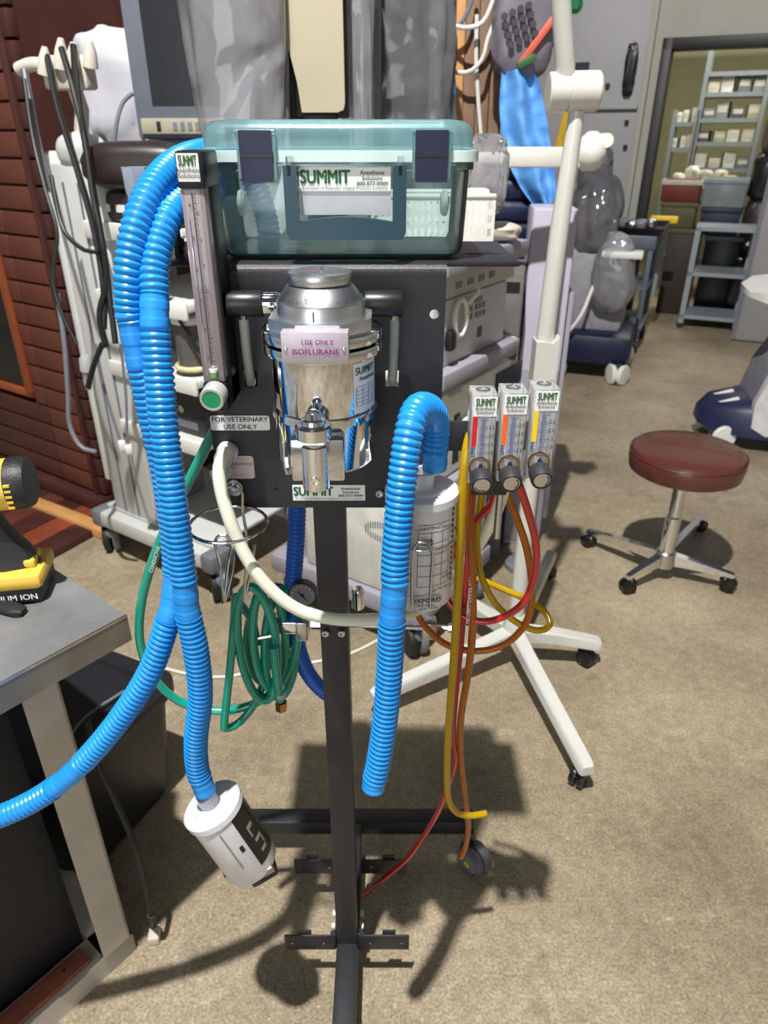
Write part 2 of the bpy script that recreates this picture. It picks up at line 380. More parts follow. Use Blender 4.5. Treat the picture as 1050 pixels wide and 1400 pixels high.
# hall behind the photographer, seen only in reflections
wr = struct(thing('wall_front', 'grey hall wall behind the photographer', 'wall', (0, -3.9, 0))); del wr['category']
for x0, x1, z0, z1 in ((-6, -2.7, 0, 3.2), (.4, 6, 0, 3.2), (-2.7, .4, 2.95, 3.2)): B().bx(x0, x1, -.1, 0, z0, z1).done('wall_panel', WALLM, wr, True, smooth=0)

# ================================================================== ANAESTHESIA STAND
PX, PY = -.067, .757           # post centre line, plate front face
stand = thing('equipment_stand', 'black steel stand with mounting plate and shelf holding the veterinary anaesthesia gear', 'stand', (PX, .9, 0))
B().bx(PX - .019, PX + .019, PY + .003, PY + .041, .105, 1.27, .003).done('post', BLK, stand)
B().bx(PX - .019, PX + .019, .36, 1.016, .067, .105, .003).done('base_foot', BLK, stand, label='black square tube foot running forward')
cb = B().bx(PX - .262, PX + .262, 1.016, 1.054, .067, .105, .003).done('crossbar', BLK, stand)
p = at(489, 1117, 1.015)
B().lathe([(.006, 0), (.006, .003), (.003, .003), (.003, .001)], (p.x, 1.016, .094), (0, -1, 0), 14).done('bolt', STEEL, cb)
B().bx(PX - .24, PX + .24, .34, .378, .067, .105, .003).done('front_crossbar', BLK, stand)
# plate with bend, tab and holes
pl = B(); x0, x1 = PX - .132, PX + .132
prof = [(PY, 1.0035), (PY, 1.276)] + [(PY + .010 * (1 - math.cos(a)), 1.276 + .010 * math.sin(a)) for a in [R(k) for k in (15, 30, 45, 60, 75, 90)]] + [(PY + .03, 1.286)]
back = [(y + .003, z) if z < 1.276 else (max(y, PY + .003), z - .003) for y, z in prof]
poly = prof + back[::-1]
pl.rings([[V((x, y, z)) for y, z in poly] for x in (x0, x1)])
plate = pl.done('mounting_plate', BLK, stand)
cut = B()
for x, y, r in ((594, 430, .0052), (378, 670, .0036)):
    p = at(x, y, PY); cut.cyl((p.x, PY - .02, p.z), (p.x, PY + .03, p.z), r, seg=24)
for x, y in ((343, 518), (536, 518)):
    p = at(x, y, PY); cut.box((p.x, PY, p.z), (.0145, .03, .019), bev=.0)
cto = cut.done('cutter', BLK); md = plate.modifiers.new('b', 'BOOLEAN'); md.object = cto; md.solver = 'EXACT'
WMp = WM[plate]; cto.matrix_world = Matrix.Identity(4)
bpy.context.view_layer.update()
me = bpy.data.meshes.new_from_object(plate.evaluated_get(bpy.context.evaluated_depsgraph_get()))
plate.modifiers.clear(); me.shade_flat(); plate.data = me; bpy.data.objects.remove(cto)
B().bx(PX - .0195, PX + .0195, PY, PY + .003, .845, 1.0035).done('plate_tab', BLK, plate)
def capscrew(par, p, r=.0052, ax=(0, -1, 0), mat=STEEL):
    B().lathe([(r, 0), (r, .003), (r * .85, .004), (r * .5, .004), (r * .5, .0015)], p, ax, 18).done('screw', mat, par)
for x, y in ((445, 865), (467, 865), (519, 674), (588, 627)):
    p = at(x, y, PY); capscrew(plate, (p.x, PY, p.z))
# shelf
sh = B().bx(PX - .215, PX + .209, PY + .012, PY + .180, 1.2815, 1.2865, .0015).done('shelf', BLK, stand)
for x, y, dx, dy, rz in ((655, 347, .03, .006, 0), (672, 346, .022, .008, -.9)):
    p = atz(x, y, 1.2866); B().box((p.x, p.y, 1.2862), (dx, dy, .001), rz=rz).done('slot', M('slot_shadow_black', (8, 8, 9), .9), sh)
# lower cylinder brackets
for sx in (-1, 1):
    br = B(); xi = PX + sx * .0192; xo = PX + sx * .0222
    br.bx(xi, xo, PY + .006, .912, .092, .134)
    br.done('bracket', BLK, stand)
    for Y in (PY, .907):
        q = B(); q.bx(PX + sx * .024, PX + sx * .1125, Y, Y + .003, .092, .134, .001)
        q.bx(PX + sx * .064, PX + sx * .088, Y + .003, Y + .006, .122, .143)
        q.lathe([(.0055, 0), (.0055, .042)], (PX + sx * .0245, Y + .0055, .092), (0, 0, 1), 12)
        bp_ = q.done('bracket_arm', BLK, stand)
        for dx in (.042, .099): B().cyl((PX + sx * dx, Y, .113), (PX + sx * dx, Y - .0012, .113), .0018, seg=8).done('rivet', STEEL, bp_)
    for Y in (PY + .028, PY + .052):
        B().cyl((xo, Y, .118), (xo + sx * .007, Y, .118), .0055, seg=12).done('white_bolt', WHT, stand)
def twin_caster(par, p, r=.0315, wd=.045, rz=0., hub=GRY, tyre=RUB, top=.067, fork=BLKP):
    """furniture caster at floor point p"""
    p = V(p); d = V((math.cos(rz), math.sin(rz), 0)); c = p + V((0, 0, r))
    f = V((-d.y, d.x, 0)) * r * .55
    k = B().ball(c + f + V((0, 0, r * .5)), (wd * .45, wd * .45, r * .6), 12)
    k.cyl(c + f, V((c.x + f.x, c.y + f.y, top)), r * .25, seg=10); cs = k.done('caster', fork, par)
    for s_ in (-1, 1):
        o = c + d * (s_ * wd * .27)
        B().lathe([(r * .5, -wd * .22), (r * .96, -wd * .22), (r, -wd * .1), (r, wd * .1), (r * .96, wd * .22), (r * .80, wd * .22), (r * .76, wd * .16), (r * .25, wd * .17)], o, d * s_, 28).done('wheel', tyre, cs)
        B().lathe([(r * .75, wd * .16), (r * .75, wd * .19), (r * .6, wd * .235), (r * .2, wd * .24)], o, d * s_, 24).done('hub', hub, cs)
    return cs
WHEELG = M('caster_grey_wheel', (96, 98, 104), .35, 0, .05)
for x, Y, rz in ((PX + .262, .985, R(38)), (PX - .262, .99, R(15)), (PX + .23, .34, R(70)), (PX - .23, .34, R(70))):
    cs = twin_caster(stand, (x, Y, 0), rz=rz, tyre=WHEELG if x > 0 and Y > .9 else RUB)
    if x > .1 and Y > .9:
        d = V((-math.cos(rz), -math.sin(rz), 0)); c = V((x, Y, .0315)) + d * .0235
        B().cyl(c, c + d * .0008, .0075, seg=20).done('round_sticker', INKY, cs)
        B().prism([(-.6, -.5), (.6, -.5), (0, .6)], c + d * .0009, V((-d.y, d.x, 0)) * -.005, V((0, 0, .005)), .0003).done('triangle_mark', INK, cs)
# stickers on the plate
def plate_label(x0, y0, x1, y1, mat, lab, rad=.0):
    a, c = at(x0, y1, PY), at(x1, y0, PY); w_, h_ = c.x - a.x, c.z - a.z; r = min(w_, h_) * rad
    q = B(); P = []
    for cx, cz, a0 in ((c.x - r, c.z - r, 0), (a.x + r, c.z - r, 90), (a.x + r, a.z + r, 180), (c.x - r, a.z + r, 270)):
        for k in range(4): an = R(a0 + 30 * k); P.append((cx + r * math.cos(an), cz + r * math.sin(an)))
    q.prism(P, (0, PY - .0004, 0), (1, 0, 0), (0, 0, 1), .0004)
    return q.done('label', mat, stand, label=lab, smooth=0), V(((a.x + c.x) / 2, PY - .0008, (a.z + c.z) / 2)), w_, h_
lb, c, w_, h_ = plate_label(289, 568, 368, 588, PAPER, 'white sticker reading FOR VETERINARY USE ONLY', .15)
text(lb, 'FOR VETERINARY', .0083, c + V((0, 0, .0018)), mat=INK, bold=.012, sx=.98); text(lb, 'USE ONLY', .0083, c - V((0, 0, .0072)), mat=INK, bold=.012)
lb, c, w_, h_ = plate_label(303, 623, 346, 654, M('nameplate_silver', (206, 190, 186), .4, .2, .05), 'small silver nameplate with fine print', .12)
text(lb, '인천개러브주식회사', .0040, c + V((.002, 0, .0030)), mat=INK)
for k, L in enumerate((.012, .009, .015, .026)): B().bx(c.x - w_ * .42, c.x - w_ * .42 + L, PY - .0008, PY - .0005, c.z - .0010 - .0030 * k, c.z - .0002 - .0030 * k).done('print_line', INKGR, lb)
B().bx(c.x - w_ * .44, c.x + w_ * .44, PY - .0008, PY - .0005, c.z + h_ * .38, c.z + h_ * .39).done('print_line', INKGR, lb)
a, c2 = at(401, 684, PY), at(499, 663, PY)
summit_label(stand, ((a.x + c2.x) / 2, PY - .0006, (a.z + c2.z) / 2), c2.x - a.x, c2.z - a.z)

# ================================================================== VAPORIZER
VX, VY = -.060, .682
vap = thing('vaporizer', 'chrome isoflurane vaporizer with round dial bolted to the black plate', 'vaporizer', (VX, VY, 1.10))
O = (VX, VY, 0)
kn = B(); n = 72
rs = []
for r, z, g in ((.026, 1.2815, 0), (.0295, 1.2815, 1), (.0305, 1.283, 1), (.0305, 1.2895, 1), (.0295, 1.2908, 0), (.0285, 1.2912, 0)):
    rs.append([V((VX + (r - (.0006 if g and k % 2 else 0)) * math.cos(2 * math.pi * k / n), VY + (r - (.0006 if g and k % 2 else 0)) * math.sin(2 * math.pi * k / n), z)) for k in range(n)])
knob = kn.rings(rs).done('dial_knob', ALU, vap)
B().cyl((VX + .003, VY - .012, 1.291), (VX + .003, VY - .012, 1.2965), .0016, seg=10).done('pin', CHR, knob)
B().bx(VX - .016, VX - .002, VY - .004, VY - .0015, 1.2912, 1.2914).done('faded_print', INKP, knob)
dial = B().lathe([(.022, 1.279), (.0245, 1.2815), (.0315, 1.279), (.0395, 1.268), (.0405, 1.2665)], O, seg=48).done('dial_cone', ALU, vap)
sl = V((0, .0085, .011)).normalized()
for s, a in (('0', -20), ('FF', 3), ('O', -3)):
    pass
text(dial, '0   OFF', .0062, (VX - .002, VY - .0372, 1.2708), (1, 0, 0), sl, INK, lift=.0012)
for k in range(-5, 6):
    a = R(-90 + 14 * k); e = V((math.cos(a), math.sin(a), 0))
    B().tube([V((VX, VY, 1.2685)) + e * .0394, V((VX, VY, 1.2705)) + e * .038], .00022, 5).done('dial_mark', INK, dial)
ring = B().lathe([(.036, 1.2675), (.041, 1.2665), (.042, 1.265), (.042, 1.2515), (.040, 1.2500)], O, seg=48).done('dial_ring', ALU, vap)
B().bx(VX - .0042, VX - .0030, VY - .0424, VY - .0415, 1.2535, 1.2625).done('index_line', INK, ring)
oc = [(.052 * math.cos(R(22.5 + 45 * k)), .052 * math.sin(R(22.5 + 45 * k))) for k in range(8)]
B().prism(oc, (VX, VY, 1.222), (1, 0, 0), (0, 1, 0), .030).done('head_block', ALU, vap)
nmp = B().bx(VX - .0315, VX + .0285, VY - .0620, VY - .047, 1.2205, 1.2495, .001).done('name_plate', M('brushed_name_plate', (186, 178, 190), .45, .35, .06, 120), vap)
text(nmp, 'USE ONLY', .0062, (VX + .001, VY - .0622, 1.2385), mat=INKP, bold=.01); text(nmp, 'ISOFLURANE', .0074, (VX - .001, VY - .0622, 1.2295), mat=INKP, bold=.018)
for s_ in (-1, 1): B().ball((VX - .0015 + s_ * .026, VY - .0622, 1.2345), (.0022, .0012, .0022), 10).done('rivet', CHR, nmp)
for z0, z1 in ((1.2300, 1.2410), (1.2175, 1.2285)):
    B().lathe([(.053, z0), (.0575, z0 + .001), (.0582, (z0 + z1) / 2), (.0575, z1 - .001), (.053, z1)], O, seg=56).done('collar_band', CHR, vap)
B().lathe([(.046, 1.222), (.0505, 1.221), (.0505, 1.108), (.049, 1.1055), (.045, 1.105)], O, seg=64).done('body', CHR, vap)
B().lathe([(.0505, 1.1545), (.0535, 1.1548), (.0535, 1.1612), (.0505, 1.1615)], O, seg=56, caps=False).done('body_band', CHR, vap)
fl = B().bx(VX - .029, VX + .022, VY - .068, VY - .040, 1.107, 1.150, .002).done('filler_block', M('polished_filler_block', (212, 214, 220), .12, 1, .04, 90), vap)
B().lathe([(.0135, 0), (.0135, .044), (.012, .046)], (VX - .006, VY - .062, 1.099), seg=28).done('filler_spout', CHR, fl)
B().lathe([(.0145, 0), (.0175, .001), (.0175, .0125), (.0155, .0145), (.012, .0150), (.0115, .019), (.0075, .020), (.007, .026), (.003, .0285)], (VX - .006, VY - .063, 1.150), seg=30).done('filler_cap', CHR, fl)
B().lathe([(.0045, 0), (.0045, .003), (.002, .003), (.002, .001)], (VX - .006, VY - .0745, 1.110), (0, -1, 0), 16).done('drain_screw', CHR, fl)
B().tube(cr([V((VX - .034, VY - .050, 1.140)), V((VX - .034, VY - .058, 1.125)), V((VX - .032, VY - .06, 1.112))], n=8), .0042, 10).done('drain_lever', CHR, fl)
# wrapped label on the right of the body
q = B(); q.lathe([(.0509, 1.165), (.0509, 1.214)], O, seg=14, caps=False, a0=R(38), a1=R(82))
vl = q.done('side_label', PAPER, vap, label='white label wrapped round the chrome body')
for ang, s, z, h, mt in ((-40, 'SUM', 1.2035, .010, INKG), (-26, 'MIT', 1.2035, .010, INKG), (-38, 'Anes', 1.197, .006, INK), (-24, 'thesia', 1.197, .006, INK)):
    e = V((math.cos(R(ang)), math.sin(R(ang)), 0)); text(vl, s, h, V((VX, VY, z)) + e * .0512, V((-e.y, e.x, 0)), (0, 0, 1), mt, bold=.02)
g = B()
for k in range(6): g.lathe([(.0511, 1.172 + k * .0038), (.0511, 1.1724 + k * .0038)], O, seg=8, caps=False, a0=R(41), a1=R(72))
for k in range(4): g.lathe([(.0511, 1.172), (.0511, 1.191)], O, seg=1, caps=False, a0=R(41 + 10 * k), a1=R(41.7 + 10 * k))
g.done('print_table', INKB, vl)
# side manifold
for xa, xb in ((-.157, -.1215), (-.019, .0185)):
    B().lathe([(.0125, 0), (.0128, .001), (.0128, abs(xb - xa) - .001), (.0122, abs(xb - xa))], (xa, .722, 1.2535), (1, 0, 0), 26).done('manifold_tube', BLKP, vap)
for xa, xb in ((-.1215, -.098), (-.038, -.019)):
    B().lathe([(.0105, 0), (.0115, .001), (.0115, abs(xb - xa) * .6), (.0085, abs(xb - xa))], (xa, .722, 1.2535), (1, 0, 0), 20).done('port_nut', CHR, vap)
# two short clear tubes bridging into the plate
for nm, P, lab in (('gas_tube', [(333, 436, .722), (335, 455, .724), (338, 485, .732), (341, 508, .742), (343, 521, .757), (343, 523, .775)], 'short clear tube bending into the plate left of the vaporizer'),
                   ('gas_tube', [(539, 436, .722), (539, 455, .724), (538, 485, .732), (537, 508, .742), (536, 521, .757), (536, 523, .775)], 'short clear tube bending into the plate right of the vaporizer')):
    P = pts(*P); t = thing(nm, lab, 'tube', P[-1], group='short gas tubes on the plate')
    wire(P, .0053, 12, .004).done('tube_wall', CLEARTUBE, t)
    B().lathe([(.0038, 0), (.0046, .001), (.0046, .006), (.003, .008), (.003, .012)], P[0] + V((0, 0, -.002)), (0, 0, 1), 12).done('barb', CHR, t)

# ================================================================== OXYGEN FLOWMETER
FX0, FX1, FY = -.1845, -.1610, .690
fm = thing('oxygen_flowmeter', 'tall black oxygen flowmeter with clear tube and green knob left of the vaporizer', 'flowmeter', (-.173, .72, 1.15))
hb = B(); hb.bx(FX0, FX1 + .001, FY, PY - .001, 1.360, 1.391, .003); hb.bx(FX0, FX1 + .001, FY + .024, PY - .001, 1.150, 1.362, .002); hb.bx(FX0, FX1 + .001, FY, PY - .001, 1.150, 1.181, .003)
hb.done('housing', BLKP, fm)
B().bx(FX0 + .0012, FX1 - .0004, FY + .002, FY + .0235, 1.181, 1.361, .002).done('acrylic_block', CLEAR('pink_tinted_acrylic', (238, 230, 232), (214, 200, 204), .38, .05), fm)
tc_ = (FX0 + FX1) / 2 + .001
tube_ = B().lathe([(.0042, 1.186), (.0048, 1.358)], (tc_, FY + .010, 0), seg=18).done('bore_tube', CLEAR('bore_glass', (235, 238, 240), (225, 228, 232), .25, .04), fm)
B().ball((tc_, FY + .0035, 1.1985), .0024, 12).done('float_ball', STEEL, fm)
B().cyl((tc_, FY + .0012, 1.187), (tc_, FY + .0012, 1.1925), .0042, seg=16).done('bore_seat', M('green_seat', (110, 150, 80), .4), fm)
B().cyl((tc_, FY + .0012, 1.1925), (tc_, FY + .0012, 1.1955), .0043, seg=16).done('seat_ring', WHT, fm)
g = B()
for k in range(34):
    z = 1.203 + k * .0046; L = .0045 if k % 5 == 0 else .0028
    g.bx(tc_ - .001, tc_ - .001 + L, FY + .0012, FY + .0017, z, z + .0004)
g.bx(tc_ - .0015, tc_ - .001, FY + .0012, FY + .0016, 1.2, 1.357); g.done('scale_marks', INK, fm)
for k, s in enumerate(('.2', '.5', '1', '2', '3', '4')): text(fm, s, .0048, (tc_ - .0042, FY + .0016, 1.205 + .028 * k), mat=INK)
g = B()
g.bx(tc_ - .0058, tc_ - .0054, FY + .0013, FY + .0017, 1.24, 1.335); g.done('scale_line', INKB, fm)
summit_label(fm, ((FX0 + FX1) / 2 - .0002, FY - .0002, 1.3775), .0195, .0225, style='tall')
kc = at(289, 552, .665); kc = V((kc.x, FY, kc.z + .004)); axk = V((-.05, -1, -.12))
kb = B().lathe([(.0115, 0), (.0125, .001), (.0125, .018), (.0118, .0195), (.0095, .0195), (.0093, .0185)], kc, axk, 30).done('knob', M('grey_knob', (186, 188, 186), .35, .3), fm)
B().lathe([(.0095, .0150), (.0095, .0192)], kc, axk, 28).done('knob_button', M('green_button', (10, 150, 96), .4), kb)
# ================================================================== THREE SMALL FLOWMETERS
fmcols = (('red', (208, 18, 36)), ('orange', (242, 104, 24)), ('yellow', (246, 208, 20)))
fmspec = ((646, 540, 0.), (688, 537, 0.), (731, 532, 0.))
for (cn, cc), (px, py, _) in zip(fmcols, fmspec):
    p = at(px, py, .68); x0, zt = p.x, p.z; wd, dp, ht = .0262, .032, .099
    t = thing('flowmeter', 'clear acrylic flowmeter with a %s stripe and black knob' % cn, 'flowmeter', (x0 + wd / 2, .68 + dp / 2, zt - ht), group='acrylic flowmeters beside the canister')
    B().bx(x0, x0 + wd, .68, .68 + dp, zt - ht, zt, .0012).done('acrylic_block', ACR, t)
    B().bx(x0 + .0012, x0 + wd - .0012, .68 + dp - .003, .68 + dp - .001, zt - ht + .002, zt - .003).done('backing', M('pale_backing', (236, 237, 240), .5), t)
    cx = x0 + wd * .5
    B().lathe([(.0026, zt - .078), (.0034, zt - .006)], (cx, .693, 0), seg=14).done('bore_tube', CLEAR('bore_glass', (235, 238, 240), (225, 228, 232), .25, .04), t)
    B().lathe([(.0078, zt - .0012), (.0078, zt + .0004), (.0050, zt + .0006), (.0048, zt - .0002)], (cx, .698, 0), seg=20).done('top_plug', STEEL, t)
    summit_label(t, (x0 + wd * .53, .6795, zt - .0125), wd * .9, .0205, style='tall')
    B().bx(x0 + .0020, x0 + .0068, .6791, .6798, zt - .0560, zt - .0232).done('colour_stripe', M(cn + '_stripe', cc, .5, 0, .03), t)
    text(t, 'LPM', .0062, (x0 + .0058, .6797, zt - .0625), (0, 0, 1), (-1, 0, 0), INKB, bold=.01)
    g = B()
    for k in range(22):
        z = zt - .075 + k * .00235; m5 = k % 4 == 1
        g.bx(cx - (.0036 if m5 else .0026), cx + (.0052 if m5 else .0026), .6793, .6797, z, z + (.00042 if m5 else .00026))
    g.done('scale_marks', INKB, t)
    for k, s in enumerate(('.5', '1.0', '1.5', '2.0', '2.5')): text(t, s, .0056, (cx + .0086, .6797, zt - .0740 + k * .0094), mat=INK, sx=.9)
    B().lathe([(.0015, 0), (.0024, .0015), (.0022, .004), (.0006, .0062)], (cx, .6795, zt - .0815), seg=10).done('float', INK, t)
    ks = V((cx - .0005, .6805, zt - .087)); axk = V((.02, -1, -.22))
    kb = B(); n = 40; x_, y_, z_ = frame_of(axk); rs = []
    for r, h, g_ in ((.0055, 0, 0), (.0112, .004, 1), (.0116, .006, 1), (.0116, .021, 1), (.0108, .0225, 0), (.0094, .0225, 0), (.0092, .0205, 0)):
        rs.append([ks + z_ * h + (x_ * math.cos(2 * math.pi * k / n) + y_ * math.sin(2 * math.pi * k / n)) * (r - (.0005 if g_ and k % 2 else 0)) for k in range(n)])
    kb = kb.rings(rs).done('knob', M('black_knurled_plastic', (44, 45, 50), .5), t)
    B().lathe([(.0091, .0195), (.0091, .0212), (.0086, .0218), (.001, .0222)], ks, axk, 28).done('knob_face', STEEL, kb)
    B().lathe([(.0062, .0216), (.0066, .0224), (.0074, .0224), (.0078, .0216)], ks, axk, 10, caps=False, a0=R(200 if cn == 'red' else 300), a1=R(300 if cn == 'red' else 410)).done('knob_mark', INK, kb)
    B().lathe([(.0120, 0), (.0120, .0016), (.0098, .0016), (.0098, 0)], (cx - .001, .6805, zt - .080), (0, -1, 0), 24, caps=False).done('brass_collar', BRASS, t)
mt = thing('flowmeter_mount', 'black block and steel rod under the acrylic flowmeters', 'bracket', (.13, .72, 1.0))
a, c = at(645, 682, .705), at(702, 600, .705)
B().bx(a.x, c.x, .7125, .7275, a.z, c.z, .002).done('block', BLKP, mt)
B().bx(.05, .165, .7285, .7335, 1.09, 1.125, .001).done('arm', BLK, mt)
B().bx(.055, .064, .7285, .764, 1.09, 1.125, .001).done('arm_tab', BLK, mt)
p0, p1 = at(683, 684, .72), at(680, 735, .72); B().cyl((p0.x, .72, p0.z + .01), (p0.x, .72, p1.z), .0042, seg=16).done('rod', STEEL, mt)

# ================================================================== CLEAR TEAL BOX
bx_ = thing('storage_box', 'clear teal plastic box with navy latches and carry handle on the shelf', 'box', (-.045, .86, 1.2875))
XL, XR, YF, YB = -.185, .094, .768, .945
def rrect(x0, x1, y0, y1, r, z, n=5):
    P = []
    for cx, cy, a0 in ((x1 - r, y1 - r, 0), (x0 + r, y1 - r, 90), (x0 + r, y0 + r, 180), (x1 - r, y0 + r, 270)):
        for k in range(n + 1): a = R(a0 + 90 * k / n); P.append(V((cx + r * math.cos(a), cy + r * math.sin(a), z)))
    return P
def shell(prof, th, x0, x1, y0, y1, r):
    """prof: (inset, z); outer and inner skins joined at the rim"""
    return [rrect(x0 + i, x1 - i, y0 + i, y1 - i, max(.004, r - i * .3), z) for i, z in prof]
tp = [(.030, 1.2876), (.020, 1.2882), (.0125, 1.2925), (.0100, 1.299), (.0085, 1.335), (.0070, 1.370), (.0075, 1.3715), (.003, 1.3725), (.003, 1.380)]
inn = [(i + .0028, max(z, 1.2915)) for i, z in tp[::-1][1:]]
q = B(); q.rings(shell(tp + inn, 0, XL, XR, YF, YB, .022))
tub = q.done('tub', TEAL, bx_)
ldp = [(.003, 1.3805), (.0005, 1.381), (.0005, 1.391), (.0045, 1.392), (.0055, 1.404), (.0085, 1.4115), (.014, 1.4155), (.026, 1.417)]
q = B(); q.rings(shell(ldp, 0, XL, XR, YF, YB, .022)); lid = q.done('lid', TEALL, bx_)
B().rings([rrect(XL + i, XR - i, YF + i, YB - i, .022, z) for i, z in ((.0045, 1.3795), (-.0008, 1.3798), (-.0008, 1.3895), (.0045, 1.390))], caps=False).done('rim_gasket', M('pale_gasket', (206, 228, 226), .35, 0, .04), lid)
for px in (351, 590):
    c = at(px, 213, YF - .004)
    lt = B().prism([(-.0155, -.023), (.0155, -.023), (.016, .02), (.0155, .022), (-.0155, .022), (-.016, .02)], (c.x, YF - .0062, c.z), (1, 0, 0), (0, 0, 1), .0028).done('latch', NAVY, bx_)
    B().cyl((c.x - .019, YF - .005, c.z + .0205), (c.x + .019, YF - .005, c.z + .0205), .0026, seg=12).done('latch_pin', TEALL, lt)
    for s_ in (-1, 1): B().bx(c.x + s_ * .0175 - .0013, c.x + s_ * .0175 + .0013, YF - .006, YF + .004, c.z - .020, c.z + .022).done('latch_lug', TEALL, lt)
    B().bx(c.x - .0155, c.x + .0155, YF - .0096, YF - .009, c.z - .0005, c.z + .0005).done('latch_seam', BLKP, lt)
# handle: U with bowed grip
hl, hr = at(387, 226, YF - .006), at(556, 226, YF - .006); hz = at(470, 327, YF - .006).z; zt = hl.z
hw = .0135
O1 = [(hl.x, zt), (hl.x, hz + .006), (hl.x + .004, hz), (hr.x - .004, hz), (hr.x, hz + .006), (hr.x, zt), (hr.x - hw, zt)]
inner = [(hr.x - hw, hz + .0165)] + [(hr.x - hw + (hl.x + hw - (hr.x - hw)) * k / 10, hz + .0165 + .005 * math.sin(math.pi * k / 10)) for k in range(1, 10)] + [(hl.x + hw, hz + .0165), (hl.x + hw, zt)]
h = B(); h.prism(O1 + inner, (0, YF - .012 + .009, 0), (1, 0, 0), (0, 0, 1), .009); h.done('handle', TEALD, bx_)
for s_, xx in ((1, hl.x + hw * .45), (-1, hr.x - hw * .45)): B().bx(xx - .0028, xx + .0028, YF - .012, YF + .008, zt - .010, zt + .008, .001).done('handle_lug', TEAL, bx_)
a, c = at(409, 263, YF + .004), at(535, 227, YF + .004)
lab_back = B().bx(a.x + .001, c.x, YF + .0040, YF + .0046, hz + .022, c.z).done('silver_backing', M('silver_film', (176, 180, 184), .35, .3, .08, 30), bx_)
summit_label(bx_, ((a.x + c.x) / 2, YF + .0028, (a.z + c.z) / 2), (c.x - a.x) * .985, (c.z - a.z) * .9)
for px in (321, 626):
    c = at(px, 283, .80); B().lathe([(.006, 0), (.013, .002), (.014, .006), (.010, .009)], (XL + .022 if px < 500 else XR - .022, .852, c.z), (1 if px < 500 else -1, 0, 0), 24).done('vent_disc', WHT, bx_)
# ================================================================== WHITE FUNNEL AND CHROME VALVE ON THE SHELF END
c = at(180, 250, .845)
FUN = CLEAR('milky_polypropylene', (226, 232, 240), (214, 224, 240), .62, .2, 1.4, .3)
fz = 1.2875; fn = thing('funnel', 'small milky plastic funnel standing behind the blue hoses', 'funnel', (c.x + .008, .845, fz)); tz = at(180, 228, .845).z
B().lathe([(.011, 0), (.011, .040), (.0165, .062), (.0175, tz - fz), (.016, tz - fz), (.015, .064), (.0095, .042), (.0095, .002)], (c.x + .008, .845, fz), (.0, 0, 1), 8, caps=False).done('funnel_body', FUN, fn)
B().lathe([(.0110, .0395), (.0122, .040), (.0122, .043), (.0110, .0435)], (c.x + .008, .845, fz), seg=24, caps=False).done('funnel_collar', FUN, fn)
c = at(243, 330, .80); vv = thing('gas_valve', 'chrome gas valve on the shelf behind the oxygen flowmeter', 'valve', (c.x - .002, .80, 1.2866)); cz = 1.2866
B().lathe([(.010, 0), (.010, .011), (.0125, .012), (.0125, .020), (.008, .021), (.008, .034), (.011, .035), (.011, .042), (.004, .044)], (c.x - .002, .80, cz), seg=6).done('hex_body', CHR, vv)
B().ball((c.x + .002, .790, cz + .038), .006, 12).done('valve_knob', ALU, vv)

# ================================================================== BLUE HOSES
HR = .0152
hose('breathing_hose', 'blue corrugated hose arching over from the shelf and trailing off past the steel table',
     pts((372, 345, .965), (362, 290, .962), (340, 235, .958), (312, 212, .945), (283, 209, .88), (245, 222, .80), (213, 253, .745), (190, 300, .715), (178, 360, .70), (177, 420, .695), (180, 438, .694), (193, 500, .692), (207, 565, .690), (224, 640, .688), (236, 720, .684), (240, 782, .676), (236, 822, .668), (230, 846, .662), (205, 918, .65), (160, 988, .64), (112, 1044, .632), (72, 1078, .626), (30, 1103, .62), (-30, 1128, .61), (-90, 1150, .60)),
     HR, BLUE, cuffs=((10, 11), (15, 17), (20, 21)), cuffmat=BLUEC)
hose('breathing_hose', 'blue corrugated hose running down to the hanging filter canister',
     pts((262, 268, .80), (248, 276, .765), (232, 292, .735), (217, 330, .715), (210, 370, .702), (211, 402, .694), (212, 448, .684), (218, 520, .674), (226, 600, .666), (238, 690, .658), (248, 770, .654), (252, 796, .652), (258, 842, .650), (268, 890, .648), (274, 950, .648), (268, 1010, .648), (270, 1050, .648), (281, 1082, .646)),
     HR, BLUE, cuffs=((5, 6), (11, 12), (16.4, 17)), cuffmat=BLUEC)
hose('breathing_hose', 'blue corrugated hose looping over from the right canister and hanging open-ended',
     pts((594, 640, .706), (595, 612, .704), (596, 582, .700), (590, 562, .688), (574, 557, .664), (562, 580, .642), (552, 640, .628), (545, 710, .62), (540, 775, .615), (540, 796, .613), (536, 848, .61), (533, 910, .608), (527, 980, .604), (518, 1040, .598), (512, 1066, .595), (510, 1078, .593)),
     HR, BLUE, cuffs=((0, .9), (9, 10), (14, 15)), cuffmat=BLUEC)
hose('breathing_hose', 'deep blue corrugated hose hanging behind the post',
     pts((406, 650, .86), (406, 700, .86), (404, 750, .86), (401, 800, .86), (402, 850, .862), (412, 900, .865), (432, 935, .87), (470, 965, .88)),
     .0128, DBLUE, cuffs=())

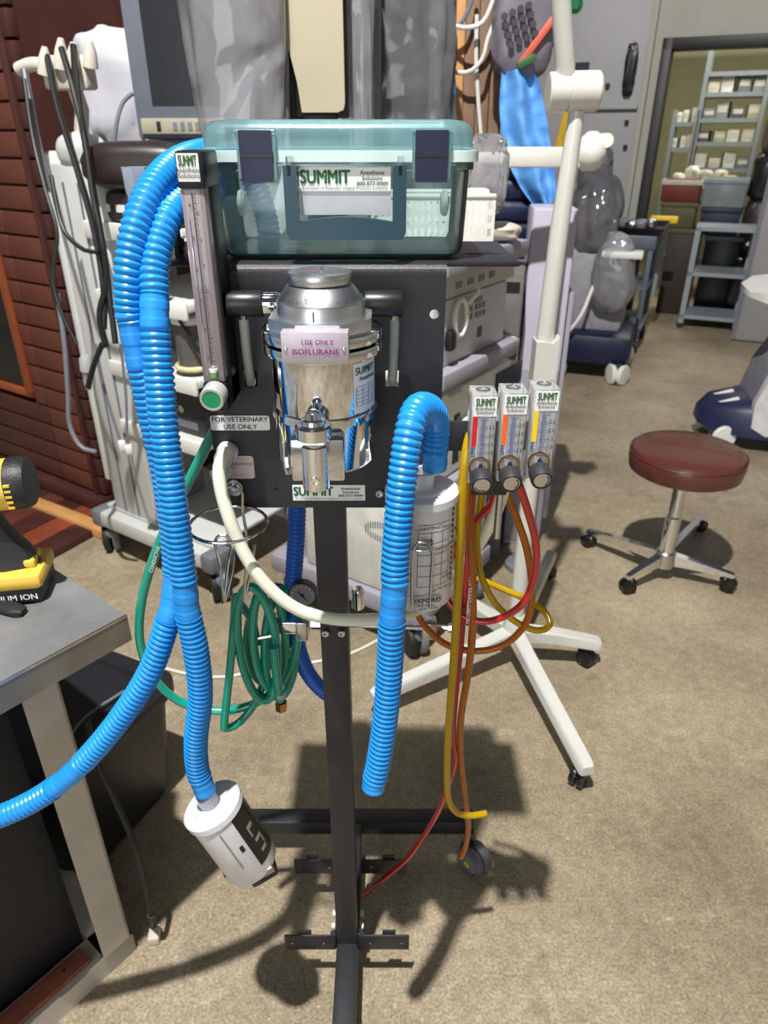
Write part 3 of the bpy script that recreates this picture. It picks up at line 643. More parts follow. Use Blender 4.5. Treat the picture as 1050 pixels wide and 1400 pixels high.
# ================================================================== CANISTERS
def canister(label, o, ax, L=.155, r=.0405, lead=0.):
    o = V(o); ax = V(ax).normalized(); t = thing('filter_canister', label, 'canister', o + ax * L)
    B().lathe([(r * .3, -.003), (r * .62, -.003), (r * .66, -.0005), (r * .97, -.0005), (r * 1.02, .001), (r * 1.02, .010), (r * .96, .0125)], o, ax, 44).done('lid', FROST, t)
    B().lathe([(.0135, .002), (.0135, -.016), (.0150, -.0165), (.0150, -.021), (.011, -.021), (.011, 0)], o, ax, 24).done('neck', FROST, t)
    bd = B().lathe([(r * .95, .010), (r * .93, L - .002), (r * .90, L)], o, ax, 44).done('body', M('filter_body_plastic', (206, 204, 206), .3, 0, .08, 30), t)
    return t, bd, o, ax
ct, cbod, co, cax = canister('white labelled filter canister in a wire holder under the right blue hose', at(577, 667, .70), (0, 0, -1), .142)
def bodyface(ang, z, r=.0388): return co + V((math.sin(R(ang)) * r, -math.cos(R(ang)) * r, -z))
def bt(s, ang, z, h, bold=.01, mat=INK):
    e = V((math.cos(R(ang)), math.sin(R(ang)), 0)); text(cbod, s, h, bodyface(ang, z), e, (0, 0, 1), mat, bold=bold)
bt('OPERATING DATE', 18, .032, .0052); bt('W/OIL', 8, .047, .0044); bt('USE \u2713', 8, .052, .0044)
bt('PRODUCT MANU', 6, .119, .0045); bt('OXFORD', 8, .1275, .0085, .03); bt('PART NO. 80150', 36, .113, .0042); bt('INC.', 34, .126, .0045); bt('THREE ROAD', 6, .1325, .004); bt('L, NEW YORK 14', 14, .1375, .0045); bt('REMARKS', 46, .099, .0035)
g = B()
for z in (.026, .036, .050, .064, .078, .092, .106): g.lathe([(.0389, z), (.0389, z + .0005)], co, (0, 0, -1), 16, caps=False, a0=R(180 + 5), a1=R(180 + 150)) if False else None
def arcline(z0, z1, a0, a1, n=12):
    rs = [[bodyface(a0 + (a1 - a0) * k / n, z, .0391) for k in range(n + 1)] for z in (z0, z1)]; g.rings(rs, caps=False, cu=False)
for z in (.026, .036, .050, .064, .078, .092, .106): arcline(z, z + .0006, -8, 50)
for a_ in (-8, 14, 34, 50): arcline(.036, .106, a_, a_ + .9, 1)
g.done('print_table', INK, cbod)
g = B(); 
for k in range(14): arcline(.014 + k * .007, .018 + k * .007, 58, 64, 2)
g.done('side_print', INK, cbod)
# hanging canister
hc, hbod, ho, hax = canister('white filter canister hanging at an angle from the left blue hose', at(289, 1100, .652), (.36, -.02, -.93), .125)
x_, y_, z_ = frame_of(hax)
def hface(ang, z, r=.0390): return ho + hax * z + (x_ * math.cos(R(ang)) + y_ * math.sin(R(ang))) * r
aR = math.degrees(math.atan2(V((.75, -.62, .3)).dot(y_), V((.75, -.62, .3)).dot(x_)))
g = B()
def hpatch(a0, a1, z0, z1, mat, name, lab=None):
    q = B(); n = 16; q.rings([[hface(a0 + (a1 - a0) * k / n, z) for k in range(n + 1)] for z in (z0, z1)], caps=False, cu=False); return q.done(name, mat, hbod, label=lab)
hl_ = hpatch(aR - 82, aR + 4, .013, .105, M('black_label_print', (20, 20, 22), .35), 'label', 'black wrap label with white letters')
for a0, a1, z0, z1 in ((-30, -12, .040, .047), (-16, -12, .047, .060), (-34, -14, .066, .072), (-34, -30, .072, .086), (-30, -14, .086, .092)):
    q = B(); q.rings([[hface(aR + a0 + (a1 - a0) * k / 6, z, .0394) for k in range(7)] for z in (z0, z1)], caps=False, cu=False); q.done('letter_stroke', STEEL, hl_)
hpatch(aR + 12, aR + 20, .055, .066, INK, 'square_mark'); hpatch(aR + 34, aR + 37, .02, .09, INKGR, 'print_strip')
q = B(); cb_ = ho + hax * .128; q.box(cb_ + V((.012, -.004, 0)), (.040, .040, .022), bev=.004, rot=Euler((0, R(-21), R(20)))); q.done('end_cap', BLKP, hc)
q = B(); q.box(cb_ - hax * .010 + V((.014, -.006, 0)), (.036, .043, .012), bev=.002, rot=Euler((0, R(-21), R(20)))); q.done('end_band', STEEL, hc)

# ================================================================== WIRE HOLDERS
WIRE = M('chrome_wire', (206, 208, 212), .15, 1., .05)
def ringpts(c, rx, ry, n=28, z=0): return [V((c[0] + rx * math.cos(2 * math.pi * k / n), c[1] + ry * math.sin(2 * math.pi * k / n), c[2])) for k in range(n)]
wl = thing('wire_holder', 'empty chrome wire canister holder hanging below the plate left of the post', 'holder', at(312, 680, .74))
rc = at(312, 716, .712); B().tube(ringpts(rc, .0445, .0445), .0020, 8, True).done('ring', WIRE, wl)
bt_ = at(320, 668, .752); B().lathe([(.0085, 0), (.0105, .001), (.0105, .004), (.006, .0045), (.006, .002), (.003, .002), (.003, .008)], (bt_.x, PY, bt_.z), (0, -1, 0), 22).done('mount_washer', STEEL, wl)
def hang(xa, xb, ytop, ybot, Y, Yb):   # hairpin of wire
    return cr(pts((xa, ybot, Yb), (xa - 2, (ytop + ybot) / 2, (Y + Yb) / 2), (xa, ytop + 12, Y), ((xa + xb) / 2, ytop, Y), (xb, ytop + 12, Y), (xb - 3, (ytop + ybot) / 2, (Y + Yb) / 2), (xa + 8, ybot, Yb)), step=.006)
B().tube(cr(pts((306, 823, .706), (300, 770, .690), (294, 742, .672), (304, 731, .668), (316, 742, .672), (312, 770, .690), (305, 825, .708)), step=.005), .0019, 8).done('hook_wire', WIRE, wl)
B().tube(cr(pts((308, 822, .71), (320, 760, .725), (304, 690, .752), (306, 672, .753), (320, 662, .753), (331, 672, .753), (332, 700, .752), (338, 745, .744), (333, 822, .735)), step=.005), .0019, 8).done('hanger_wire', WIRE, wl)
B().tube(cr(pts((333, 822, .735), (343, 780, .745), (348, 745, .75)), step=.005), .0019, 8).done('hook_wire', WIRE, wl)
wr_ = thing('wire_holder', 'chrome wire holder gripping the right filter canister', 'holder', (co.x, co.y, .93))
zr = at(560, 752, .66).z; B().tube(ringpts((co.x, co.y, zr), .0418, .0418), .0016, 8, True).done('ring', WIRE, wr_)
B().tube(cr(pts((563, 828, .655), (563, 790, .6545), (565, 752, .654), (576, 740, .653), (590, 752, .654), (589, 790, .655), (587, 830, .656)), step=.005), .0017, 8).done('hook_wire', WIRE, wr_)
B().cyl((co.x - .03, co.y + .03, zr), (co.x - .03, PY, zr), .0018, seg=8).done('mount_wire', WIRE, wr_)

# ================================================================== TUBES
pt_ = at(312, 616, PY)
port = thing('gas_outlet', 'white plastic outlet port on the plate feeding the milky tube', 'port', (pt_.x, PY, pt_.z))
B().lathe([(.0125, 0), (.0125, .006), (.0105, .008), (.0105, .022), (.0085, .022), (.0085, .01)], (pt_.x, PY - .0005, pt_.z), (-.1, -1, -.1), 24).done('outlet_ring', FROST, port)
c = at(296, 655, .735); B().lathe([(.0055, 0), (.009, .006), (.0105, .018), (.0105, .022), (.006, .023)], (c.x + .012, .7565, c.z + .004), (-.75, -.8, -.3), 20).done('side_port', FROST, port)
wt = thing('silicone_tube', 'milky white tube sweeping from the plate round to the flowmeters', 'tube', at(480, 848, .70))
wire(pts((311, 618, .738), (302, 632, .722), (300, 655, .712), (309, 695, .702), (328, 745, .695), (360, 795, .69), (405, 832, .69), (455, 846, .695), (505, 847, .71), (548, 842, .745), (590, 822, .79), (630, 780, .80), (660, 735, .775), (678, 700, .755), (688, 670, .742), (691, 640, .738)), .0078, 14, .006).done('tube_wall', CREAM, wt)
GH = .0066
gh = thing('oxygen_hose', 'coiled green oxygen hose with a brass end fitting behind the stand', 'hose', at(305, 992, .84))
g = B(); wire(pts((300, 575, .80), (287, 600, .80), (262, 650, .805), (232, 710, .81), (206, 775, .815), (192, 835, .82), (193, 885, .822), (212, 930, .825), (250, 961, .83), (300, 972, .83), (345, 963, .835), (380, 940, .84), (400, 905, .845), (408, 860, .85), (404, 820, .855)), GH, 14, .006, b=g); g.done('hose_run', GREENH, gh)
for k, (cx, cy, rx, ry, yy, tl) in enumerate(((352, 880, 26, 78, .815, 10), (368, 872, 22, 70, .830, 4), (384, 880, 22, 74, .845, -3), (372, 868, 34, 66, .86, -6))):
    P = [at(cx + rx * math.cos(2 * math.pi * i / 16) + tl * math.sin(2 * math.pi * i / 16), cy + ry * math.sin(2 * math.pi * i / 16), yy + .012 * math.sin(2 * math.pi * i / 16 + k)) for i in range(16)]
    wire(P, GH, 14, .006, closed=True).done('hose_coil', GREENH, gh)
wire(pts((322, 815, .82), (320, 850, .815), (314, 920, .805), (307, 985, .80), (309, 996, .802), (330, 985, .82), (352, 955, .835), (365, 915, .845), (375, 870, .85)), GH * .92, 14, .006).done('hose_run', GREENH, gh)
wire(pts((322, 815, .82), (332, 830, .83), (345, 850, .845), (352, 880, .85)), GH * .92, 14, .006).done('hose_run', GREENH, gh)
wire(pts((374, 885, .80), (377, 915, .795), (381, 945, .79), (384, 958, .788)), GH, 14, .006).done('hose_end', GREENH, gh)
c = at(384, 950, .789); ad_ = (at(385, 975, .787) - c).normalized()
B().lathe([(.0073, -.004), (.0078, -.003), (.0078, .003), (.0073, .004)], c, ad_, 18).done('clamp', CLEARTUBE, gh)
B().lathe([(.0052, .004), (.0052, .012), (.0088, .0125), (.0092, .014), (.0092, .026), (.0085, .0275), (.005, .0275)], c, ad_, 6).done('brass_fitting', BRASS, gh, smooth=20)
text(gh, 'CONDUCTIVE', .009, at(318, 963, .823), (1, 0, .28), (-.28, -.3, 1), PAPER, bold=.01, lift=0.001)
text(gh, 'CONDUCTIVE', .007, at(214, 765, .806), (.42, 0, 1), (-1, -.1, .42), PAPER, lift=.001)
# red / amber / yellow tubes
TR = .0048
def run(root, nm, P, mat, r=TR): wire(pts(*P), r, 12, .005).done(nm, mat, root)
rt = thing('red_tube', 'red gas tube looping under the flowmeters and trailing to the base', 'tube', at(495, 1226, .90))
run(rt, 'tube_loop', ((710, 664, .71), (722, 700, .715), (733, 745, .72), (730, 790, .725), (712, 828, .73), (675, 848, .74), (640, 846, .75), (615, 825, .76), (607, 800, .77), (622, 750, .77), (650, 712, .765), (672, 690, .755), (676, 672, .75)), RED)
run(rt, 'tube_run', ((646, 645, .74), (644, 700, .745), (638, 790, .76), (630, 880, .775), (622, 960, .79), (619, 1010, .80), (622, 1040, .805), (612, 1075, .82), (596, 1115, .84), (560, 1170, .87), (520, 1205, .89), (494, 1226, .905)), RED)
yt = thing('yellow_tube', 'yellow clear gas tube hanging in front of the canister with a bent open end', 'tube', at(665, 1112, .80))
run(yt, 'tube_run', ((652, 585, .735), (645, 590, .715), (638, 615, .700), (633, 660, .695), (629, 740, .70), (625, 830, .72), (619, 920, .74), (613, 1000, .76), (611, 1060, .775), (613, 1092, .785), (624, 1110, .79), (643, 1115, .795), (665, 1112, .80)), YEL, .0056)
run(yt, 'tube_loop', ((664, 640, .748), (658, 682, .762), (652, 730, .77), (656, 780, .775), (675, 822, .775), (705, 850, .77), (735, 862, .765), (752, 853, .77), (740, 832, .79), (710, 815, .81), (680, 802, .82), (652, 790, .825)), YEL, .0045)
ot = thing('amber_tube', 'amber clear gas tube looping low and hanging beside the yellow tube', 'tube', at(631, 1172, .86))
run(ot, 'tube_loop', ((693, 676, .75), (705, 705, .752), (720, 750, .755), (727, 800, .76), (722, 845, .765), (695, 878, .77), (655, 890, .775), (612, 882, .785), (580, 855, .795), (566, 828, .80)), ORG)
run(ot, 'tube_run', ((654, 600, .738), (646, 640, .737), (641, 700, .736), (645, 780, .74), (646, 860, .75), (640, 920, .77), (630, 985, .79), (630, 1040, .81), (636, 1090, .83), (640, 1130, .845), (637, 1155, .855), (630, 1172, .862)), ORG, .0054)
text(ot, 'FOR PRODUCT DIMMER INFO CALL', .0066, at(644, 818, .7385), (0, .0, 1), (-1, 0, 0), PAPER, lift=.002, align='CENTER')

# ================================================================== REGULATOR BEHIND THE POST
rg = thing('pressure_regulator', 'chrome pressure regulator with a round gauge behind the post', 'regulator', at(405, 850, .84))
c = at(413, 815, .825)
gd = B().lathe([(.0175, .016), (.0205, .014), (.0205, .002), (.019, 0), (.0185, .002), (.0185, .003), (.002, .003)], c, (.05, 1, -.1), 32).done('gauge_case', M('gauge_black', (52, 54, 58), .4), rg)
B().lathe([(.0182, .0), (.0182, .0012)], c + V((0, .0022, 0)), (.05, 1, -.1), 32).done('gauge_dial', M('gauge_dial_grey', (96, 100, 104), .4), gd)
g = B()
for k in range(13): a = R(-50 + 23.3 * k); e = V((math.cos(a), 0, math.sin(a))); g.tube([c + e * .0135 + V((0, .0012, 0)), c + e * .0165 + V((0, .0012, 0))], .0004, 4)
g.done('dial_marks', PAPER, gd)
B().tube([c + V((-.006, .0006, .006)), c + V((.008, .0006, -.010))], .0006, 5).done('needle', INK, gd)
B().ball(c + V((0, .0006, 0)), .0025, 8).done('needle_hub', INK, gd)
q = at(395, 852, .84); B().box(q, (.055, .028, .022), bev=.004).done('body', CHR, rg)
B().box(q + V((.02, 0, -.005)), (.018, .032, .034), bev=.003).done('yoke', STEEL, rg)
e0, e1 = at(425, 852, .84), at(585, 858, .84)
B().lathe([(.009, 0), (.009, .016), (.006, .018), (.006, .03)], e0, (1, 0, -.02), 6).done('hex_nut', CHR, rg, smooth=20)
B().tube([e0, V((e1.x, .84, e1.z))], .0042, 10).done('pipe', STEEL, rg)
B().box((e1.x + .002, .84, e1.z), (.02, .024, .03), bev=.003).done('end_valve', STEEL, rg)
B().lathe([(.004, 0), (.004, .018), (.007, .019), (.007, .026)], (e1.x + .012, .84, e1.z), (1, -.1, .05), 6).done('end_screw', CHR, rg, smooth=20)
q2 = at(376, 868, .83); B().tube([q2, q2 + V((-.03, -.004, -.004))], .003, 8).done('t_handle', CHR, rg)
q3 = at(492, 815, .85); B().lathe([(.009, 0), (.0095, .03), (.007, .034)], (q3.x - .003, .85, q3.z - .02), seg=16).done('chrome_cap', CHR, rg)
# ================================================================== WHITE LAMP STAND
WENAM = M('white_enamel', (204, 204, 199), .28, 0, .03, 10, coat=.3)
CASTB = M('caster_black', (22, 22, 24), .3)
lamp = thing('lamp_stand', 'white enamelled medical lamp stand on star feet with an angled arm', 'lamp stand', (.385, 1.665, 0)); LC = V((.385, 1.665, 0))
ends = [atz(806, 1046, .1), atz(822, 872, .1), atz(508, 945, .1)]; ends += [LC + V((-.30, .42, .1)), LC + V((.22, .50, .1))]
for e in ends:
    d = V((e.x - LC.x, e.y - LC.y, 0)); L = d.length; d.normalize(); n = V((-d.y, d.x, 0)); b = B(); rs = []
    for s_, zt, hw, hh in ((.02, .135, .021, .042), (.12, .125, .020, .038), (L - .01, .098, .018, .034), (L, .092, .015, .026)):
        c = LC + d * s_; rs.append([c + n * hw * .75 + V((0, 0, zt)), c + n * hw + V((0, 0, zt - .006)), c + n * hw + V((0, 0, zt - hh)), c - n * hw + V((0, 0, zt - hh)), c - n * hw + V((0, 0, zt - .006)), c - n * hw * .75 + V((0, 0, zt))])
    lg = b.rings(rs).done('leg', WENAM, lamp)
    twin_caster(lg, (LC + d * (L - .035)).to_tuple()[:2] + (0,), .026, .036, rz=math.atan2(d.y, d.x) + .7, hub=CASTB, tyre=CASTB, top=.066, fork=CASTB)
B().lathe([(.034, .10), (.036, .14), (.028, .17), (.024, .18)], LC, seg=28).done('hub', WENAM, lamp)
B().lathe([(.0215, .17), (.0215, .80)], LC, seg=24).done('column', WENAM, lamp)
hz0 = at(742, 640, 1.66).z; hz1 = at(735, 465, 1.66).z
sl_ = B(); sl_.prism([(-.027, 0), (.027, 0), (.027, hz1 - hz0 + .012), (.012, hz1 - hz0 - .004), (-.004, hz1 - hz0), (-.027, hz1 - hz0)], (LC.x, LC.y + .026 - .0, hz0), (1, 0, 0), (0, 0, 1), .052); sl_.done('sleeve', WENAM, lamp)
jz = at(790, 125, 1.66).z; J = V((at(790, 125, 1.66).x, LC.y, jz)); S0 = V((LC.x - .003, LC.y, hz1 - .02))
B().tube([S0, S0.lerp(J, .5), J + V((.004, 0, -.035))], [.0215, .0205, .0165], 22).done('arm', WENAM, lamp)
kx = B().lathe([(.033, -.060), (.036, -.057), (.036, -.022), (.033, -.021), (.033, -.019), (.037, -.018), (.037, .040), (.034, .044), (.012, .045)], J, (1, 0, .02), 32).done('joint', WENAM, lamp)
B().cyl(J + V((.0445, 0, .0)), J + V((.046, 0, 0)), .006, seg=12).done('joint_screw', CASTB, kx)
u0, u1 = at(774, 112, 1.66), at(757, -150, 1.60); B().tube([u0, u0.lerp(u1, .5), u1], .019, 20).done('arm', WENAM, lamp)

# ================================================================== STOOL
LEATH = M('brown_leatherette', (86, 44, 36), .32, 0, .2, 7, .2, 160, coat=.35)
SX, SY = 1.0, 2.13
st = thing('stool', 'round brown leather stool with chrome column on four castered legs', 'stool', (SX, SY, 0))
zt = at(925, 612, SY).z
B().lathe([(.02, zt - .085), (.165, zt - .083), (.178, zt - .075), (.183, zt - .045), (.182, zt - .022), (.174, zt - .006), (.160, zt - .001), (.10, zt + .002), (.02, zt + .003)], (SX, SY, 0), seg=56).done('seat', LEATH, st)
B().lathe([(.1825, zt - .020), (.1845, zt - .017), (.1825, zt - .014)], (SX, SY, 0), seg=56, caps=False).done('seat_piping', LEATH, st)
B().lathe([(.13, zt - .091), (.13, zt - .085)], (SX, SY, 0), seg=40).done('seat_plate', BLKP, st)
B().lathe([(.026, .10), (.026, .25), (.022, .255), (.022, zt - .085)], (SX, SY, 0), seg=26).done('column', CHR, st)
B().lathe([(.036, .055), (.038, .07), (.034, .11), (.028, .115)], (SX, SY, 0), seg=26).done('hub', STEEL, st)
q = V((SX + .12, SY - .10, zt - .098)); B().tube([V((SX + .03, SY - .03, zt - .096)), q], .005, 8).done('height_lever', BLKP, st)
for ex, ey in ((857, 792), (1003, 790), (803, 728), (960, 708)):
    e = atz(ex, ey, .055); d = V((e.x - SX, e.y - SY, 0)); L = d.length; d.normalize(); n = V((-d.y, d.x, 0)); rs = []
    for s_, z1, hh, hw in ((.02, .108, .045, .014), (L * .6, .088, .028, .012), (L, .070, .014, .010)):
        c = V((SX, SY, 0)) + d * s_; rs.append([c + n * hw + V((0, 0, z1)), c + n * hw + V((0, 0, z1 - hh)), c - n * hw + V((0, 0, z1 - hh)), c - n * hw + V((0, 0, z1))])
    lg = B().rings(rs).done('leg', CHR, st)
    twin_caster(lg, (SX + d.x * (L - .01), SY + d.y * (L - .01), 0), .025, .042, rz=math.atan2(d.y, d.x) + 1.2, hub=CASTB, tyre=CASTB, top=.06, fork=CASTB)

# ================================================================== STEEL TABLE
GALV = M('worn_steel_sheet', (126, 127, 130), .38, .25, .28, 9, .15, 90)
LEGM = M('beige_painted_angle', (190, 182, 172), .5, 0, .1, 12)
tb = thing('work_table', 'steel topped work table with beige angle legs at the left edge', 'table', (-.362, .805, 0), R(-38.3))
TZ = .808
top = B().bx(-1.2, 0, -.9, 0, TZ - .003, TZ, .001).done('table_top', GALV, tb, True)
GALE = M('steel_apron', (136, 130, 120), .4, .6, .15, 20)
B().bx(-.003, .0, -.9, 0, TZ - .044, TZ - .003).done('apron', GALE, tb, True); B().bx(-1.2, -.003, -.003, 0, TZ - .044, TZ - .003).done('apron', GALE, tb, True)
B().bx(-.0015, .0008, -.9, 0, TZ - .003, TZ + .0006).done('edge_bead', STEEL, tb, True)
def angleleg(x, y):
    g = B(); g.bx(x - .055, x, y - .004, y, .05, TZ - .006); g.bx(x - .004, x, y - .055, y, .05, TZ - .006); g.done('leg', LEGM, tb, True)
for x, y in ((-.10, -.075), (-1.13, -.075), (-.10, -.85)): angleleg(x, y)
g = B(); g.bx(-.16, -.10, -.86, -.07, .0, .05); g.done('floor_rail', LEGM, tb, True)
B().bx(-1.14, -.10, -.13, -.07, .0, .05).done('floor_rail', LEGM, tb, True)
wp = B().bx(-.150, -.112, -.36, -.15, .0505, .062, .002).done('wood_strip', M('reddish_wood_offcut', (142, 82, 62), .6, 0, .25, 30), tb, True)
for y in (-.19, -.32): B().cyl((-.131, y, .062), (-.131, y, .0632), .004, seg=10).done('screw', STEEL, wp, True)
B().bx(-1.1, -.16, -.86, -.14, .012, .022).done('lower_panel', M('dark_navy_board', (20, 21, 30), .6), tb, True)
B().bx(-.175, -.165, -.85, -.135, .022, TZ - .05).done('side_panel', M('dark_navy_board', (20, 21, 30), .6), tb, True)
# ------------------------------------------------------------------ drill
DY = M('drill_yellow', (226, 186, 70), .45, 0, .06); DB = M('drill_black', (30, 31, 36), .5, 0, .12, 40, .3, 300)
o = atz(6, 812, TZ); dr = thing('cordless_drill', 'yellow and black cordless drill standing on the steel table', 'drill', (o.x + .020, o.y + .01, TZ), R(10))
g = B(); g.bx(-.075, .042, -.04, .04, .001, .030, .006); bt0 = g.done('battery', DB, dr, True)
B().bx(-.078, .046, -.043, .043, .024, .048, .008).done('battery_top', DY, dr, True)
B().bx(.020, .036, -.020, .020, .048, .060, .003).done('release_latch', DY, bt0, True)
lb = B().bx(-.06, .030, -.0418, -.0400, .006, .022).done('label', INK, bt0, True)
WMo = WM[dr]; e = WMo.to_3x3() @ V((1, 0, 0)); text(lb, '20V LITHIUM ION', .013, WMo @ V((-.014, -.0419, .0095)), e, (0, 0, 1), PAPER, bold=.02)
lb2 = B().bx(.002, .030, -.015, .025, .0482, .049).done('label', INK, bt0, True); text(lb2, '20V MAX', .008, WMo @ V((.012, .005, .0492)), WMo.to_3x3() @ V((0, 1, 0)), WMo.to_3x3() @ V((-1, 0, 0)), DY)
rs = []
for z, x0, x1, hw in ((.046, -.045, .034, .026), (.07, -.040, .026, .021), (.10, -.046, .008, .019), (.13, -.055, -.004, .020), (.15, -.06, .0, .022)):
    rs.append([V((x0, -hw * .7, z)), V(((x0 + x1) / 2, -hw, z)), V((x1, -hw * .7, z)), V((x1 + .006, 0, z)), V((x1, hw * .7, z)), V(((x0 + x1) / 2, hw, z)), V((x0, hw * .7, z)), V((x0 - .005, 0, z))])
B().rings(rs).done('handle', DB, dr, True, smooth=50)
B().lathe([(.024, -.20), (.034, -.16), (.036, -.06), (.036, .0), (.0355, .028)], (0, 0, .172), (1, 0, .04), 20).done('motor_housing', DY, dr, True)
B().lathe([(.022, -.255), (.022, -.225), (.026, -.222), (.026, -.198)], (0, 0, .172), (1, 0, .04), 18).done('chuck', DB, dr, True)
cp = B().lathe([(.0345, .026), (.0368, .028), (.0368, .042), (.033, .052), (.020, .054)], (0, 0, .172), (1, 0, .04), 20).done('rear_cap', DB, dr, True)
for k in range(5): B().bx(.029, .037, -.0378, -.034, .152 + k * .008, .155 + k * .008).done('vent', DY, cp, True)
o = atz(12, 835, TZ); B().lump((o.x, o.y, TZ + .006), (.03, .012, .006), .1, 2, 3, rz=-.4).done('x', RUB); ob = bpy.data.objects['x']; ob.name = 'rubber_clip'; tag(ob, 'small black rubber clip lying beside the drill', 'clip')
o = atz(42, 848, TZ); 
# ------------------------------------------------------------------ black tote below the table
TOTE = M('black_tote_plastic', (26, 27, 34), .45, 0, .1, 12, .1, 300)
tr_ = atz(212, 1105, 0); tt = thing('storage_tote', 'black plastic storage tote standing on the floor behind the steel table', 'tote', (tr_.x - .22, tr_.y + .02, 0), R(-25)); rs = []
def trr(hx, hy, z, r=.05):
    return [V((p.x, p.y, z)) for p in rrect(-hx, hx, -hy, hy, r, 0)]
B().rings([trr(.20, .145, .0), trr(.21, .155, .02), trr(.235, .175, .30)]).done('body', TOTE, tt, True)
ld_ = B().rings([trr(.247, .187, .30), trr(.250, .190, .305), trr(.250, .190, .330), trr(.235, .175, .345), trr(.20, .14, .347), trr(.195, .135, .338)]).done('lid', TOTE, tt, True)
for k in range(4): B().bx(.10 + .018 * k, .112 + .018 * k, -.179, -.165, .20, .27).done('rib', TOTE, tt, True)
B().tube(cr([V((.20, -.10, .349)), V((.17, -.02, .351)), V((.185, .08, .350))], n=12), .003, 6).done('lid_bead', GRY, ld_, True)
B().bx(-.05, .05, -.205, -.185, .30, .335, .004).done('clip_handle', TOTE, tt, True)
# conduit with plug, leaning on the table leg
ck = thing('black_cable', 'stiff black cable hanging from the table with a pale plug at its end', 'cable', atz(211, 1283, 0))
P = [at(118, 985, .86), at(135, 1045, .84), at(158, 1095, .83), at(182, 1150, .82), at(198, 1205, .815), at(206, 1250, .81), atz(209, 1266, .014)]
wire(P, .0055, 10, .008).done('cable', RUB, ck)
B().tube([P[-2], P[-1]], .0068, 10).done('strain_relief', RUB, ck)
e = atz(212, 1275, .012); B().box((e.x, e.y - .004, .011), (.021, .030, .020), rz=.15, bev=.002).done('plug', M('pale_plug', (196, 188, 172), .5), ck)
# white cord on the floor
wc = thing('extension_cord', 'white extension cord lying on the concrete behind the post', 'cord', atz(300, 920, 0))
wire([atz(x, y, .005) for x, y in ((95, 880), (150, 893), (205, 908), (260, 922), (310, 925), (370, 912), (430, 905), (480, 893), (530, 868))], .0045, 8, .02).done('cord', WHT, wc)

# ================================================================== TIMBER CABINET
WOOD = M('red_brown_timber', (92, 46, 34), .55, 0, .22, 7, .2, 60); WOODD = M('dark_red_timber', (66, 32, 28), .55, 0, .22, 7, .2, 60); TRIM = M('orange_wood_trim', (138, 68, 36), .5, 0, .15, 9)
cb2 = thing('timber_cabinet', 'tall red brown timber cabinet clad in narrow boards with a dark window', 'cabinet', (-1.14, 2.60, 0), R(-34))
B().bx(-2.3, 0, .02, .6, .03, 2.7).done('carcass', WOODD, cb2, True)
s1 = hitl(cb2, 68, 556, 1, 0).x; s2 = hitl(cb2, 110, 560, 1, 0).x; wn = hitl(cb2, 40, 531, 1, 0); wx, wz = wn.x, wn.z
PH = .083; shared = {}
def board(x0, x1, z, m):
    k = (round(x1 - x0, 4), m.name)
    if k not in shared:
        ob = B().bx(0, x1 - x0, -.012, .02, 0, PH - .008, .004).done('board', m, cb2, True); shared[k] = ob
    else:
        ob = shared[k].copy(); COL.objects.link(ob); WM[ob] = WM[cb2]
    ob.location = (x0, 0, z)
for k in range(31):
    z = .10 + k * PH
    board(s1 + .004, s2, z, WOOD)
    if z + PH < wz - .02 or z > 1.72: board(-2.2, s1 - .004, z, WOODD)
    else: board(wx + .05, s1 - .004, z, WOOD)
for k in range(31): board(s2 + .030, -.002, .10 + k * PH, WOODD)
B().bx(s2 + .002, s2 + .028, -.022, .02, .03, 2.7, .006).done('corner_post', WOODD, cb2, True)
B().bx(-2.3, .0, -.05, .02, .03, .09, .008).done('skirting', WOODD, cb2, True)
B().bx(-1.9, wx, -.002, .02, wz, 1.70).done('window_pane', M('dark_window_glass', (12, 13, 18), .15), cb2, True)
B().bx(-1.9, wx + .045, -.02, .02, wz - .03, wz, .003).done('window_trim', TRIM, cb2, True); B().bx(wx, wx + .045, -.02, .02, wz - .03, 1.72, .003).done('window_trim', TRIM, cb2, True)
dk = thing('timber_platform', 'low dark timber platform with a pale edging strip in front of the cabinet', 'platform', atz(80, 740, 0))
A, Bq = atz(30, 778, .03), atz(122, 728, .03); u = (Bq - A).normalized(); n = V((-u.y, u.x, 0))
for k, m in enumerate((WOODD, M('orange_brown_plank', (134, 66, 42), .5, 0, .2, 12), WOODD, WOOD, WOODD)):
    c = A - u * .35 + n * (.055 + k * .11) ; B().box(c + u * .48 + V((0, 0, -.015)), (.96, .104, .03), rz=math.atan2(u.y, u.x), bev=.003).done('plank', m, dk)
A2, B2 = atz(45, 683, .045), atz(152, 724, .045); u2 = B2 - A2
B().box((A2 + B2) / 2 - u2 * .25 + V((0, 0, -.0225)), (u2.length * 1.5, .06, .045), rz=math.atan2(u2.y, u2.x), bev=.006).done('edging_strip', M('pale_pine', (196, 146, 90), .5, 0, .12, 12), dk)

